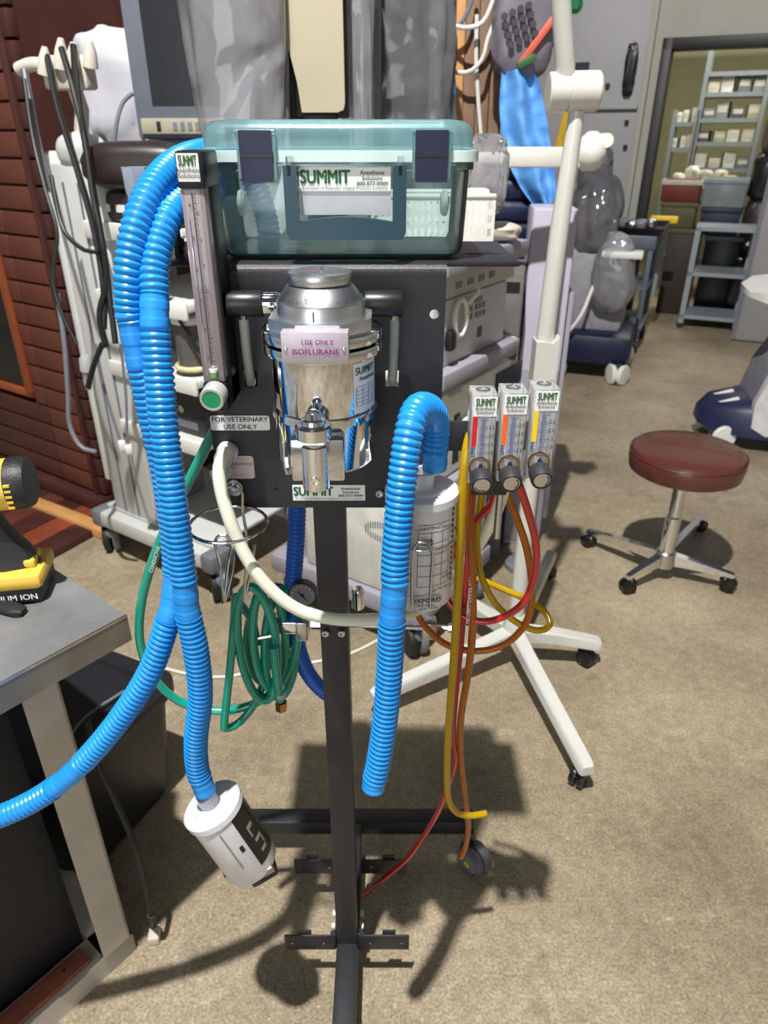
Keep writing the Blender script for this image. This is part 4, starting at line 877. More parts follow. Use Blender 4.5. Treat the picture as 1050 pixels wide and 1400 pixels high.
# ================================================================== WHITE EQUIPMENT CARTS
CARTW = M('cart_white_paint', (200, 202, 200), .4, 0, .04, 8)
def cart_caster(par, x, y, r=.055, rz=.4):
    cs = B(); c = V((x, y, r)); d = V((math.cos(rz), math.sin(rz), 0)); t_ = V((-d.y, d.x, 0))
    cs.box(c + V((0, 0, r * .75)) + t_ * r * .2, (.05, .05, r * .9), rz=rz, bev=.01); cs = cs.done('caster', WHT, par, True)
    for s_ in (-1, 1): B().lathe([(r * .3, -.012), (r * .93, -.012), (r, -.006), (r, .006), (r * .93, .012), (r * .3, .012)], c + d * s_ * .017, d, 26).done('wheel', GRY if s_ > 0 else RUB, cs, True)
    B().box(c + V((0, 0, r * .55)) - t_ * r * .55, (.03, .03, r * .6), rz=rz, bev=.008).done('brake', GRY, cs, True)
ca = thing('equipment_cart', 'white medical cart with a slim column and cable hooks behind the blue hoses', 'cart', (-.545, 1.995, 0), R(-34))
B().bx(-.60, -.02, -.045, .045, .125, .185, .01).done('base_rail', CARTW, ca, True); B().bx(-.60, -.02, .38, .46, .125, .185, .01).done('base_rail', CARTW, ca, True)
B().bx(-.59, -.03, .0, .42, .185, .20, .004).done('base_deck', CARTW, ca, True)
for x in (-.60, -.02):
    for y in (0, .42): B().bx(x - .03, x + .03, y - .05, y + .05, .120, .188, .012).done('corner_cap', GRY, ca, True); cart_caster(ca, x, y, rz=.9)
xa, xb = hitl(ca, 150, 655, 1, .0).x, hitl(ca, 205, 668, 1, .0).x; ctz = hitl(ca, 105, 196, 1, .03).z
B().bx(xa, xb, .0, .10, .20, ctz - .05, .01).done('column', CARTW, ca, True)
for f in (.30, .62): B().bx(xa + (xb - xa) * f - .003, xa + (xb - xa) * f + .003, -.004, .0, .21, ctz - .1).done('column_groove', GRY, ca, True)
B().lathe([(.03, .0), (.045, .01), (.045, ctz - .36), (.038, ctz - .33), (.02, ctz - .32)], (xa - .012, .045, .30), seg=24).done('cable_cover', CARTW, ca, True)
B().lump(((xa + xb) / 2, .05, ctz - .02), (.075, .06, .05), .05, 2, 2, p=.8).done('column_head', CARTW, ca, True)
pA = hitl(ca, 255, 610, 1, .0).z
for z, lab in ((pA, 0), (pA + .20, 1), (pA + .42, 2), (1.16, 3)):
    B().bx(-.40, 0, .0, .42, z, z + .025, .006).done('shelf', CARTW, ca, True)
    B().bx(-.40, 0, -.012, .0, z - .02, z + .03, .005).done('shelf_lip', WHT, ca, True)
B().bx(-.42, -.38, .2, .3, .2, 1.2, .006).done('rear_post', LAV, ca, True); B().bx(-.04, 0, .36, .42, .2, 1.2, .006).done('rear_post', LAV, ca, True)
def inbox(name, label, cat, root, x0, x1, y0, y1, z0, z1, mat, bev=.008, group=None):
    M_ = WM[root]; t = thing(name, label, cat, M_ @ V(((x0 + x1) / 2, (y0 + y1) / 2, z0)), R(-34), group); a, b_, h_ = (x1 - x0) / 2, (y1 - y0) / 2, z1 - z0
    B().bx(-a, a, -b_, b_, 0, h_, bev).done('case', mat, t, True); return t, a, b_, h_
t, a, b_, h_ = inbox('control_unit', 'dark electronics unit on the lower shelf of the white cart', 'device', ca, -.38, -.03, .03, .38, pA + .0255, pA + .18, M('dark_device', (46, 46, 50), .4))
for k in range(3): B().cyl((-a + .08 + k * .09, -b_, h_ * .55), (-a + .08 + k * .09, -b_ - .008, h_ * .55), .012, seg=14).done('connector', STEEL, t, True)
B().bx(-a + .03, a - .03, -b_ - .002, -b_, h_ * .15, h_ * .3).done('panel_strip', GRY, t, True)
t, a, b_, h_ = inbox('monitor_base_unit', 'dark console on the top of the white cart beside the monitor', 'device', ca, -.46, -.02, .02, .40, 1.1855, 1.27, M('dark_brown_device', (48, 38, 38), .35), .02)
for k in range(4): B().bx(-a + .05 + k * .07, -a + .09 + k * .07, -b_ - .003, -b_, .03, .05).done('button', WHT, t, True)
# suction jar
jc = WM[ca] @ hitl(ca, 262, 470, 1, .06); jb = pA + .2255; jt = thing('suction_jar', 'clear suction jar with a white cap and cream ring on the white cart', 'jar', (jc.x, jc.y, jb))
zt_ = at(262, 440, jc.y).z - jb
B().lathe([(.040, 0), (.045, .005), (.048, zt_), (.045, zt_), (.042, .008)], (jc.x, jc.y, jb), seg=28).done('jar_body', CLEAR('smoky_jar', (190, 188, 186), (150, 148, 148), .35, .1), jt)
B().lathe([(.05, zt_), (.052, zt_ + .004), (.052, zt_ + .02), (.035, zt_ + .028), (.012, zt_ + .03), (.012, zt_ + .045), (.004, zt_ + .05)], (jc.x, jc.y, jb), seg=28).done('jar_cap', WHT, jt)
B().tube(ringpts((jc.x, jc.y, jb + .022), .051, .051), .008, 10, True).done('jar_ring', M('cream_ring', (214, 200, 156), .5), jt)
wire([V((jc.x + .06, jc.y - .07, jb + .05)), V((jc.x + .02, jc.y - .07, jb + .12)), V((jc.x - .03, jc.y - .06, jb + .22)), V((jc.x - .04, jc.y - .03, jb + .30))], .005, 8).done('jar_lead', RUB, jt)
# hook rack with black cables
HK = M('aged_white_plastic', (206, 200, 188), .5, 0, .1, 14)
o = at(72, 95, 2.28); hk = thing('cable_rack', 'pale pronged rack on top of the cart column holding black probe cables', 'rack', o)
P0, P1 = at(22, 95, 2.32), at(40, 92, 2.30)
B().box(at(95, 100, 2.24), (.13, .06, .08), rz=R(-10), bev=.01).done('rack_body', HK, hk)
for x, y, h in ((62, 72, 30), (84, 60, 34), (101, 66, 26), (124, 64, 28)):
    a, c = at(x, y + h, 2.21), at(x - 1, y - 8, 2.20); B().tube([a, a.lerp(c, .6), c], [.020, .016, .007], 12).done('prong', HK, hk)
B().tube(cr([at(26, 95, 2.3), at(45, 88, 2.28), at(80, 92, 2.26)], n=8), .018, 12).done('rack_arm', HK, hk)
B().tube([at(100, 115, 2.25), at(112, 150, 2.27), WM[ca] @ V(((xa + xb) / 2, .05, ctz - .01))], .02, 12).done('rack_post', HK, hk)
PL = M('steel_grey_rod', (140, 140, 146), .3, .7)
B().tube([at(33, 95, 2.28), at(48, 180, 2.24), at(68, 262, 2.2)], .010, 10).done('chrome_rod', PL, hk)
BC = M('black_cable_rubber', (24, 25, 28), .45)
for k, P in enumerate((((64, 76, 2.2), (80, 150, 2.13), (105, 230, 2.08), (130, 320, 2.03), (142, 400, 2.0), (142, 450, 1.98)),
                       ((84, 66, 2.19), (100, 120, 2.13), (116, 190, 2.09), (128, 270, 2.05), (140, 330, 2.02), (158, 470, 1.98)),
                       ((100, 62, 2.19), (104, 110, 2.14), (112, 170, 2.10), (124, 240, 2.07), (136, 310, 2.03), (146, 380, 2.0), (136, 430, 1.98), (145, 475, 1.97)),
                       ((33, 108, 2.22), (45, 190, 2.17), (62, 260, 2.12), (78, 320, 2.08), (72, 380, 2.05), (85, 430, 2.02), (105, 470, 2.0)),
                       ((70, 240, 2.10), (85, 310, 2.05), (112, 340, 2.01), (135, 345, 2.0)))):
    t = tag(wire(pts(*P), .0085 if k < 3 else .006, 8, .02).done('probe_cable', BC), ['black probe cable hanging from the leftmost prong of the rack', 'black probe cable hanging from the second prong of the rack', 'black probe cable looping down past the white cart column', 'black probe cable hanging outermost beside the timber boards', 'thin black lead crossing the white cart column'][k], 'cable', 'cables on the cart rack')
wire(pts((78, 400, 2.06), (88, 470, 2.03), (93, 540, 2.01), (95, 580, 2.0), (110, 610, 1.98), (132, 618, 1.97)), .007, 8, .02).done('grey_lead', GRY); tag(bpy.data.objects['grey_lead'], 'grey lead hanging in a bow beside the cart column', 'cable')
pp = thing('probe', 'black tipped probe plug hanging in front of the white cart column', 'probe', at(120, 525, 1.97))
B().lathe([(.008, 0), (.012, .02), (.014, .05), (.018, .055), (.018, .09), (.012, .10)], at(121, 532, 1.97), (at(118, 500, 1.97) - at(121, 532, 1.97)), 16).done('probe_body', M('clear_probe', (170, 172, 176), .3), pp)
B().tube(cr(pts((120, 530, 1.96), (128, 500, 1.96), (140, 470, 1.96)), n=10), .008, 10).done('probe_tip', BC, pp)
pp = thing('cable_clip', 'white cable clips holding two grey leads low on the cart column', 'clip', at(174, 613, 1.98))
for x, y in ((167, 609), (176, 614)): B().box(at(x, y, 1.98), (.022, .03, .03), rz=.4, bev=.006).done('clip', WHT, pp)
wire(pts((130, 470, 2.02), (145, 540, 2.01), (165, 605, 1.99)), .004, 6, .02).done('lead', GRY, pp); wire(pts((165, 470, 2.0), (172, 540, 1.99), (174, 605, 1.98)), .004, 6, .02).done('lead', GRY, pp)
# white bundle + rounded dark seat back
tag(B().lump(at(168, 132, 2.50), (.13, .10, .17), .16, 2.6, 5, n=48).done('cloth_bundle', M('white_cloth', (186, 186, 196), .6, 0, .05)), 'white cloth bundle left of the monitor', 'cloth')
cxy = at(190, 232, 2.17)
q = B(); q.lump((cxy.x, cxy.y, 1.272 + .062), (.155, .06, .062), .03, 2, 1, p=.7, n=48)
tag(q.done('cushion', M('dark_brown_vinyl', (40, 30, 32), .4)), 'dark rounded cushion resting on top of the white cart', 'cushion')

# ------------------------------------------------------------------ endoscopy tower
tw = thing('endoscopy_cart', 'lavender grey instrument tower behind the stand carrying white consoles', 'cart', (.105, 1.645, 0), R(-34))
B().bx(-.58, 0, 0, .46, .135, .20, .012).done('base', LAV, tw, True)
for x in (-.52, -.05):
    for y in (.05, .41): cart_caster(tw, x, y, .052, rz=1.0)
for x in (-.50, -.46): B().lathe([(.045, .2), (.045, 1.15)], (x, .08 if x < -.48 else .38, 0), seg=24).done('column', LAV, tw, True)
for z in (.555, .865, 1.13): B().bx(-.48, .02, -.01, .48, z, z + .03, .008).done('shelf', OFFW if z > .6 else LAV, tw, True); B().bx(-.02, .035, .02, .46, z - .01, z + .032, .006).done('shelf_bumper', LAV, tw, True)
t, a, b_, h_ = inbox('power_unit', 'cream vented power unit low on the instrument tower', 'device', tw, -.44, -.02, .02, .44, .2005, .50, M('cream_device', (208, 208, 200), .45), .012)
for k in range(22):
    f = k / 21; hh = .035 * math.sqrt(max(.02, 1 - (2 * f - 1) ** 2)); q_ = hitl(t, 500 + 70 * f, 722 + 20 * f, 1, -b_)
    for s_ in (-1, 1): B().bx(q_.x - .002, q_.x + .002, -b_ - .0008, -b_, q_.z + s_ * hh * .72 - .010, q_.z + s_ * hh * .72 + .010).done('vent_slot', GRY, t, True)
def face_x(root_t, px, py, a): return hitl(root_t, px, py, 0, a)
t, a, b_, h_ = inbox('endoscopy_console', 'white endoscopy console with a small screen and round socket', 'device', tw, -.42, .01, .02, .48, .5855, .83, M('console_white', (218, 218, 212), .4, 0, .03), .015)
p0, p1 = face_x(t, 676, 540, a), face_x(t, 712, 505, a); B().bx(a, a + .004, min(p0.y, p1.y), max(p0.y, p1.y), min(p0.z, p1.z), max(p0.z, p1.z) + .03).done('screen', M('dark_screen', (34, 36, 42), .2), t, True)
p = face_x(t, 632, 585, a); B().lathe([(.034, 0), (.034, .02), (.028, .03), (.026, .032), (.012, .032)], (a, p.y, p.z), (1, 0, 0), 24).done('socket', WHT, t, True); B().bx(a, a + .004, p.y - .05, p.y - .02, p.z - .09, p.z + .05, .001).done('socket_recess', BLKP, t, True)
p = face_x(t, 622, 540, a); MM = WM[t]; text(t, 'PENTAX', .020, MM @ V((a, p.y, p.z)), MM.to_3x3() @ V((0, 1, 0)), (0, 0, 1), INKGR, lift=.001)
t, a, b_, h_ = inbox('light_source', 'pale light source with a white ring handle and rows of buttons', 'device', tw, -.42, .0, .02, .42, .8955, 1.06, M('panel_grey_white', (192, 190, 194), .4, 0, .03), .008)
p = face_x(t, 624, 434, a); B().tube([V((a + .012, p.y + .030 * math.cos(k * .35), p.z + .044 * math.sin(k * .35))) for k in range(18)], .006, 8, True).done('ring_handle', WHT, t, True)
B().tube([V((a + .012, p.y + .03, p.z + .03)), V((a + .014, p.y + .075, p.z + .045)), V((a + .014, p.y + .085, p.z + .055))], .006, 8).done('handle_lever', WHT, t, True)
for x in (637, 644, 651, 656, 661):
    for y in (0, 11): p = face_x(t, x, 424 + y - (x - 637) * .35, a); B().bx(a, a + .002, p.y - .006, p.y + .006, p.z - .007, p.z + .007).done('button', GRY, t, True)
p = face_x(t, 655, 453, a); B().bx(a, a + .003, p.y - .010, p.y + .010, p.z - .013, p.z + .013).done('power_switch', M('dark_green_switch', (16, 74, 56), .4), t, True)
p = face_x(t, 654, 407, a); B().bx(a, a + .001, p.y - .022, p.y + .022, p.z - .010, p.z + .004).done('printed_text', GRY, t, True)
p = face_x(t, 611, 465, a); B().lump((a + .01, p.y, p.z), (.012, .016, .026), .2, 2, 6, n=16).done('cable_plug', BLKP, t, True)
t, a, b_, h_ = inbox('video_recorder', 'flat grey white recorder on the upper shelf of the instrument tower', 'device', tw, -.42, .0, .02, .46, 1.0605, 1.125, M('grey_white_case', (176, 172, 168), .45, 0, .03), .006)
for k in range(4): B().bx(a, a + .002, -.12 + .06 * k, -.09 + .06 * k, .02, .035).done('button', GRY, t, True)
# second unit beyond the tower
c = at(697, 440, 2.35); t = thing('processor_stack', 'grey processor boxes stacked beyond the instrument tower', 'device', (c.x - .035, 2.42, 0), R(-12))
B().bx(-.082, .082, -.15, .1, .0, .60, .006).done('cabinet', GRY, t, True)
for z0, z1, m in ((.605, .77, M('pale_unit', (190, 188, 186), .4)), (.775, 1.04, M('grey_unit', (112, 108, 106), .45))):
    B().bx(-.085, .085, -.17, .1, z0, z1, .006).done('unit', m, t, True)
for k in range(8): B().bx(-.07, .02, -.1715, -.17, .83 + k * .02, .836 + k * .02).done('rear_print', INKGR, t, True)
B().bx(.032, .075, -.173, -.17, .98, 1.01).done('rating_plate', INK, t, True)
c = at(748, 400, 2.35); t = thing('tall_panel_unit', 'tall lavender cabinet side standing behind the white lamp column', 'cabinet', (c.x, 2.38, 0), R(-6))
B().bx(-.065, .075, -.02, .16, 0, 1.21, .01).done('side_panel', M('pale_lavender', (182, 178, 196), .5, 0, .04, 6), t, True); B().bx(.076, .10, .02, .14, .10, .95, .006).done('rear_door', LAV, t, True); B().bx(-.06, .07, -.0235, -.02, .02, .70, .001).done('kick_panel', LAV, t, True)
# perforated basket and other things on the tower top
bk = thing('basket', 'white perforated plastic basket standing behind the clear box', 'basket', at(588, 325, 1.78)); c = at(588, 325, 1.78); bz = 1.1605; bw = .135
c = V((c.x, c.y, bz)); wl_ = B()
WM[bk] = Matrix.Translation(c); bk.location = c
B().bx(-bw, bw, -.08, .08, 0, .006).done('bottom', WHT, bk, True)
for y in (-.08, .08):
    for k in range(5): B().bx(-bw, bw, y - .002, y + .002, .004 + k * .028, .016 + k * .028).done('side_band', WHT, bk, True)
    for k in range(19): B().bx(-bw + k * .0150 - .0035, -bw + k * .015 + .0035, y - .0025, y + .0025, .004, .128).done('side_rib', WHT, bk, True)
for x in (-bw, bw): B().bx(x - .002, x + .002, -.08, .08, .004, .128).done('end_wall', WHT, bk, True)
for y in (-.08, .08): B().bx(-bw - .004, bw + .004, y - .006, y + .006, .124, .132, .002).done('rim', WHT, bk, True)
tag(B().box((c.x + .095, c.y, bz + .073), (.07, .05, .13), rz=.1, bev=.004).done('white_carton', PAPER), 'plain white carton standing in the perforated basket', 'carton')
tag(B().lump(at(672, 318, 1.95) + V((0, 0, .004)), (.07, .05, .022), .1, 2, 3).done('beige_tray', M('beige_plastic', (196, 188, 176), .45)), 'beige moulded tray beyond the basket, by the shelf corner', 'tray')
# ================================================================== MONITOR AND WRAPPED THINGS BEHIND THE BOX
c = at(190, 190, 2.30); mo = thing('monitor', 'large grey framed monitor with a dark screen behind the clear box', 'monitor', (c.x, 2.30, c.z), R(-6))
MF = M('monitor_grey', (106, 112, 124), .45, 0, .05)
B().bx(0, .70, 0, .06, 0, .66, .008).done('bezel', MF, mo, True)
B().bx(.055, .645, -.003, .0, .085, .60).done('screen', M('matt_dark_screen', (30, 32, 38), .3), mo, True)
cp_ = B().bx(.015, .685, -.008, .0, .012, .052, .003).done('control_strip', M('beige_strip', (166, 160, 140), .5), mo, True)
for k in range(9): B().bx(.11 + k * .022, .122 + k * .022, -.010, -.008, .022, .042).done('button', GRY, cp_, True)
B().bx(.062, .074, -.0105, -.008, .02, .044, .002).done('power_button', BLKP, cp_, True)
fzt = 1.2705 - c.z
B().bx(.06, .20, .02, .05, fzt + .02, 0, .004).done('neck', GRY, mo, True); B().bx(.0, .28, -.04, .13, fzt, fzt + .02, .01).done('foot', GRY, mo, True)
wire(pts((181, 128, 2.34), (168, 140, 2.31), (160, 165, 2.28), (156, 200, 2.27), (156, 240, 2.27)), .006, 8, .02).done('monitor_lead', GRY); tag(bpy.data.objects['monitor_lead'], 'dark grey lead curving out of the monitor side', 'cable')
BAG = CLEAR('clear_wrinkled_film', (242, 242, 246), (240, 240, 246), .36, .10, 1.6, .5, 1., 3.5)
BAGD = CLEAR('smoky_wrinkled_film', (200, 198, 206), (190, 188, 198), .36, .12, 1.6, .5, 1., 3.5)
TOPZ = 1.1605
B().bx(-.68, -.478, -.13, .20, 1.13, 1.16, .006).done('side_shelf', OFFW, tw, True)
wa = thing('wrapped_equipment', 'pale equipment shrouded in wrinkled clear film in front of the monitor', 'equipment', (at(330, 150, 1.9).x, 1.93, TOPZ))
cc = at(322, 40, 1.93); B().lump((cc.x, 1.93, TOPZ + .46), (.118, .075, .455), .16, 1.5, 2, p=.85, n=96, zs=.35).done('film_cover', BAG, wa)
B().lump((cc.x + .035, 1.94, TOPZ + .21), (.075, .045, .20), .05, 2, 9, p=.7).done('white_head', M('pale_equipment', (196, 196, 204), .5), wa)
B().lump((cc.x - .0, 1.95, TOPZ + .60), (.06, .04, .24), .05, 2, 19, p=.7).done('grey_head', M('mid_grey_equipment', (150, 150, 158), .5), wa)
# dark round cushion + cream panel
dc = thing('padded_panel', 'cream padded panel with a dark rounded cushion standing behind the clear box', 'panel', (at(430, 100, 1.97).x, 1.97, TOPZ))
q = at(386, 120, 2.03); B().lump((q.x, 2.03, q.z - .06), (.078, .03, .17), .02, 2, 3, p=.9).done('dark_cushion', M('black_vinyl', (26, 27, 34), .35), dc)
a, c2 = at(414, 154, 1.96), at(467, -80, 1.96); z0 = a.z; pr = [(0, 0), (c2.x - a.x - .018, 0), (c2.x - a.x - .004, .006), (c2.x - a.x, .02), (c2.x - a.x, c2.z - z0), (-.07, c2.z - z0), (-.07, .20), (-.045, .17), (-.022, .12), (-.008, .06)]
g = B(); g.prism(pr, (a.x, 1.97, z0), (1, 0, 0), (0, 0, 1), .03); g.done('cream_panel', M('cream_vinyl', (176, 168, 144), .5, 0, .06, 4), dc)
B().bx(a.x - .02, c2.x + .01, 1.972, 1.99, z0 - .012, c2.z, .008).done('panel_backing', M('black_vinyl', (26, 27, 34), .35), dc)
B().bx(a.x + .0, c2.x - .02, 1.965, 2.0, TOPZ, z0, .004).done('foot', BLKP, dc)
# smoky film over tall equipment
wg = thing('wrapped_cabinet', 'tall equipment under smoky wrinkled film right of the cream panel', 'equipment', (at(540, 100, 2.42).x, 2.42, 0))
cc = at(540, 40, 2.42); B().lump((cc.x, 2.42, 1.0), (.168, .10, 1.0), .13, 1.7, 6, p=.55, n=110, sharp=True, zs=1.6).done('film_cover', BAGD, wg)
B().bx(cc.x - .12, cc.x + .10, 2.38, 2.47, .02, 1.82, .02).done('cabinet', M('grey_cabinet', (86, 84, 90), .5), wg)
cf = at(488, 60, 2.06).x
tag(B().lump((cf, 2.06, TOPZ + .42), (.042, .035, .42), .2, 1.6, 11, p=.7, n=72, zs=.8).done('film_sheet', BAG), 'narrow roll of clear film standing between the cream panel and the smoky film', 'film')
# brown board pillar
pb = thing('timber_boards', 'brown timber boards leaning upright right of the smoky film', 'boards', (at(650, 100, 2.75).x, 2.75, 0))
xl, xm, xr = at(621, 90, 2.75).x, at(634, 90, 2.75).x, at(690, 90, 2.75).x
B().bx(xl, xm, 2.74, 2.80, 0, 2.3, .004).done('board', M('pale_pine', (196, 146, 90), .5, 0, .12, 12), pb)
for k in range(3): B().bx(xm + .001 + (xr - xm) / 3 * k, xm + (xr - xm) / 3 * (k + 1) - .001, 2.745 + .008 * (k % 2), 2.80, 0, 2.3, .003).done('board', M('brown_board', (124, 96, 76), .6, 0, .2, 9), pb)
wires = (((618, 35, 2.68), (640, 38, 2.66), (662, 28, 2.66), (678, -10, 2.66)), ((620, 99, 2.70), (642, 98, 2.68), (660, 80, 2.67), (668, 50, 2.67), (690, 0, 2.67)), ((652, 20, 2.70), (651, 80, 2.70), (654, 140, 2.70), (658, 190, 2.70)), ((618, 40, 2.69), (632, 30, 2.68), (645, 0, 2.68), (650, -30, 2.68)))
for P, lb_ in zip(wires, ('pale cable bowed highest across the brown boards', 'pale cable looping lower across the brown boards', 'pale cable hanging straight down the brown boards', 'dark cable looped at the top of the brown boards')):
    tag(wire(pts(*P), .007, 8, .02).done('hanging_cable', GRY if 'dark' in lb_ else OFFW), lb_, 'cable', 'cables over the brown boards')
# coat stand, jacket, blue drape, patterned bag
cs_ = thing('coat_stand', 'dark coat stand holding the jacket and the blue drape', 'stand', (at(712, 120, 2.72).x, 2.74, 0)); cx = at(712, 120, 2.72).x
B().lathe([(.05, 0), (.05, .02), (.02, .04), (.018, 1.75), (.022, 1.76)], (cx, 2.76, 0), seg=24).done('pole', BLKP, cs_)
for s_ in (-1, 1): B().tube([V((cx, 2.76, 1.6)), V((cx + s_ * .07, 2.70, 1.63)), V((cx + s_ * .08, 2.68, 1.67))], .01, 8).done('hook', BLKP, cs_)
QUILT = M('navy_quilted_nylon', (22, 32, 62), .4, 0, .25, 12, .4, 30)
jk = thing('jacket', 'navy quilted jacket hanging on the coat stand', 'jacket', (cx, 2.66, .9))
zs = [at(705, y, 2.62).z for y in (365, 335, 305, 275, 245, 215, 190)]
for k in range(len(zs) - 1):
    B().lump((cx - .01 + .012 * (k % 2), 2.665, (zs[k] + zs[k + 1]) / 2), (.118 - .006 * k, .055, (zs[k + 1] - zs[k]) * .62), .10, 2.2, k + 20, p=.7, n=28).done('quilted_panel', QUILT, jk)
SB = M('sky_blue_nonwoven', (96, 160, 230), .6, 0, .08, 20)
q = B(); q.drape([at(687, 98, 2.57), at(684, 150, 2.57), at(692, 210, 2.57), at(712, 255, 2.57), at(738, 290, 2.57)], [at(728, 92, 2.57), at(742, 130, 2.57), at(752, 190, 2.57), at(760, 250, 2.57), at(757, 276, 2.57)], .022, 1.3, 30, .006, 1.)
tag(q.done('surgical_drape', SB, smooth=60), 'sky blue cloth drape hanging over the navy jacket', 'drape')
pb2 = thing('patterned_bag', 'grey printed plastic bag with red and green print hung above the blue drape', 'bag', at(715, 95, 2.58))
B().lump(at(716, 40, 2.62), (.095, .05, .135), .10, 2.5, 8, n=40).done('bag_body', M('grey_purple_film', (112, 106, 118), .35, 0, .15, 10), pb2)
for i in range(4):
    for j in range(4):
        q = at(690 + 11 * i + 3 * j, 22 + 13 * j - 5 * i, 2.555); B().lathe([(.010, 0), (.010, .006)], (q.x, q.y + .0, q.z), (0, 1, 0), 14).done('printed_dot', M('dark_purple_print', (62, 56, 66), .5), pb2)
B().box(at(735, 55, 2.56), (.02, .012, .16), rot=Euler((0, R(38), 0)), bev=.004).done('red_strip', M('red_print', (206, 92, 74), .5), pb2); B().box(at(720, 84, 2.55), (.06, .012, .022), rot=Euler((0, R(-25), 0)), bev=.004).done('green_strip', M('green_print', (48, 92, 50), .5), pb2)
p = hitl(d2, 787, 6, 1, -.07); B().lathe([(.05, 0), (.05, .012), (.03, .03)], (p.x, -.06, p.z), (0, -1, 0), 20).done('green_knob', M('green_cap', (20, 120, 70), .4), d2, True)
# clear bag by the box and instrument arm
tag(B().lump(at(664, 240, 1.9), (.045, .03, .085), .25, 3, 14, n=40, sharp=True).done('plastic_bag', BAG), 'small clear plastic bag standing right of the clear box', 'bag')
ia = thing('support_arm', 'white horizontal instrument arm crossing behind the lamp column', 'arm', at(800, 215, 2.2))
a, c2 = at(655, 216, 2.2), at(806, 214, 2.2)
B().box((a + c2) / 2 + V((.03, 0, 0)), ((c2 - a).length * .78, .04, .052), bev=.008).done('arm_bar', OFFW, ia); B().box(a + V((.03, 0, 0)), (.09, .045, .03), bev=.01).done('arm_tip', WHT, ia)
B().ball(c2 + V((0, 0, .01)), (.045, .05, .05), 16).done('elbow', OFFW, ia)
for dx, dz in ((.0, .045), (.035, .04)): B().cyl(c2 + V((dx, -.03, dz)), c2 + V((dx, .02, dz)), .018, seg=16).done('knob', WHT, ia)
pm = at(772, 222, 2.2); B().cyl((pm.x, 2.2, .02), (pm.x, 2.2, pm.z), .014, seg=14).done('arm_post', OFFW, ia); B().lathe([(.06, 0), (.06, .02), (.02, .03)], (pm.x, 2.2, 0), seg=24).done('arm_foot', GRY, ia)

# ================================================================== RIGHT BACKGROUND
# wrapped ultrasound machine
o = atz(792, 520, 0); us = thing('wrapped_ultrasound', 'ultrasound machine under clear film on big white casters', 'machine', (o.x + .10, o.y + .25, 0), R(-20))
B().bx(-.26, .28, -.26, .3, .10, .30, .05).done('base', NAVY, us, True)
B().bx(-.22, .20, -.12, .28, .28, .80, .05).done('body', M('grey_machine', (150, 150, 158), .5), us, True); B().bx(-.245, -.20, -.16, .2, .26, .84, .02).done('side_panel', LAV, us, True)
for x, y in ((-.18, -.26), (.22, -.26), (-.18, .26), (.22, .26)):
    cs = B().box((x, y, .11), (.09, .07, .05), bev=.01).done('caster', NAVY, us, True)
    for s_ in (-1, 1): B().lathe([(.02, -.016), (.058, -.016), (.066, -.006), (.066, .008), (.06, .016), (.02, .02)], (x + s_ * .035, y - .02, .066), (s_ * .9, -.45, 0), 26).done('wheel', WHT, cs, True)
B().lump((-.06, .0, .97), (.15, .15, .26), .2, 1.6, 4, p=.85, n=80, zs=.6).done('film_cover', BAGD, us, True)
B().lump((.10, -.16, .66), (.13, .09, .24), .2, 1.6, 7, p=.85, n=72, zs=.6).done('film_cover', BAG, us, True)
B().bx(.02, .26, -.24, -.10, .76, .80, .01).done('tray', WHT, us, True)
B().tube(cr([V((.0, -.2, .60)), V((-.06, -.30, .40)), V((-.18, -.34, .27)), V((-.29, -.34, .36))], n=24), .012, 8).done('cable', OFFW, us, True)
B().lump((-.1, .02, 1.22), (.09, .08, .14), .16, 2.4, 9, n=48, sharp=True).done('film_knot', BAGD, us, True)
# grey utility cart
o = atz(866, 482, 0); gc = thing('utility_cart', 'grey steel utility cart with a dark tray on top near the doorway', 'cart', (o.x, o.y, 0), R(-24)); GC = M('blue_grey_steel', (88, 100, 112), .45, .1, .06)
tz = at(880, 318, o.y).z - .02
for x, y in ((0, 0), (-.42, 0), (0, .5), (-.42, .5)):
    B().bx(x - .018, x + .018, y - .018, y + .018, .10, tz, .004).done('leg', GC, gc, True); cs = B().box((x, y, .085), (.035, .045, .04), bev=.006).done('caster', GRY, gc, True); B().lathe([(.02, -.014), (.05, -.014), (.05, .014), (.02, .014)], (x, y, .05), (1, .2, 0), 22).done('wheel', RUB, cs, True)
B().bx(-.45, .03, -.03, .53, tz - .09, tz, .006).done('top_frame', GC, gc, True); B().bx(-.45, .03, -.03, .53, .17, .20, .004).done('lower_shelf', GC, gc, True)
B().bx(-.44, .02, -.02, .52, .45, .465, .003).done('middle_shelf', GC, gc, True)
ty = thing('tool_tray', 'black tray of small tools on the grey utility cart', 'tray', WM[gc] @ V((-.2, .25, tz)), R(-24))
B().rings([[V((p.x, p.y, z)) for p in rrect(-h1, h1, -h2, h2, .04, 0)] for h1, h2, z in ((.24, .28, .0), (.27, .31, .05), (.26, .30, .05), (.23, .27, .012))]).done('tray_body', BLKP, ty, True)
for k in range(6): B().lump((-.15 + .06 * k, -.12 + .08 * (k % 3), .05), (.04, .05, .035), .2, 3, 30 + k, n=16).done('tool', STEEL if k % 2 else GRY, ty, True)
bxp = WM[gc] @ V((-.28, .2, .2)); t = thing('archive_box', 'plain cardboard box on the lower shelf of the grey utility cart', 'box', bxp, R(-24)); B().bx(-.12, .12, -.15, .15, .0005, .22, .004).done('carton', M('cardboard', (150, 122, 90), .7), t, True); B().bx(-.01, .01, -.152, .152, .2195, .2212).done('tape', BRASS, t, True)
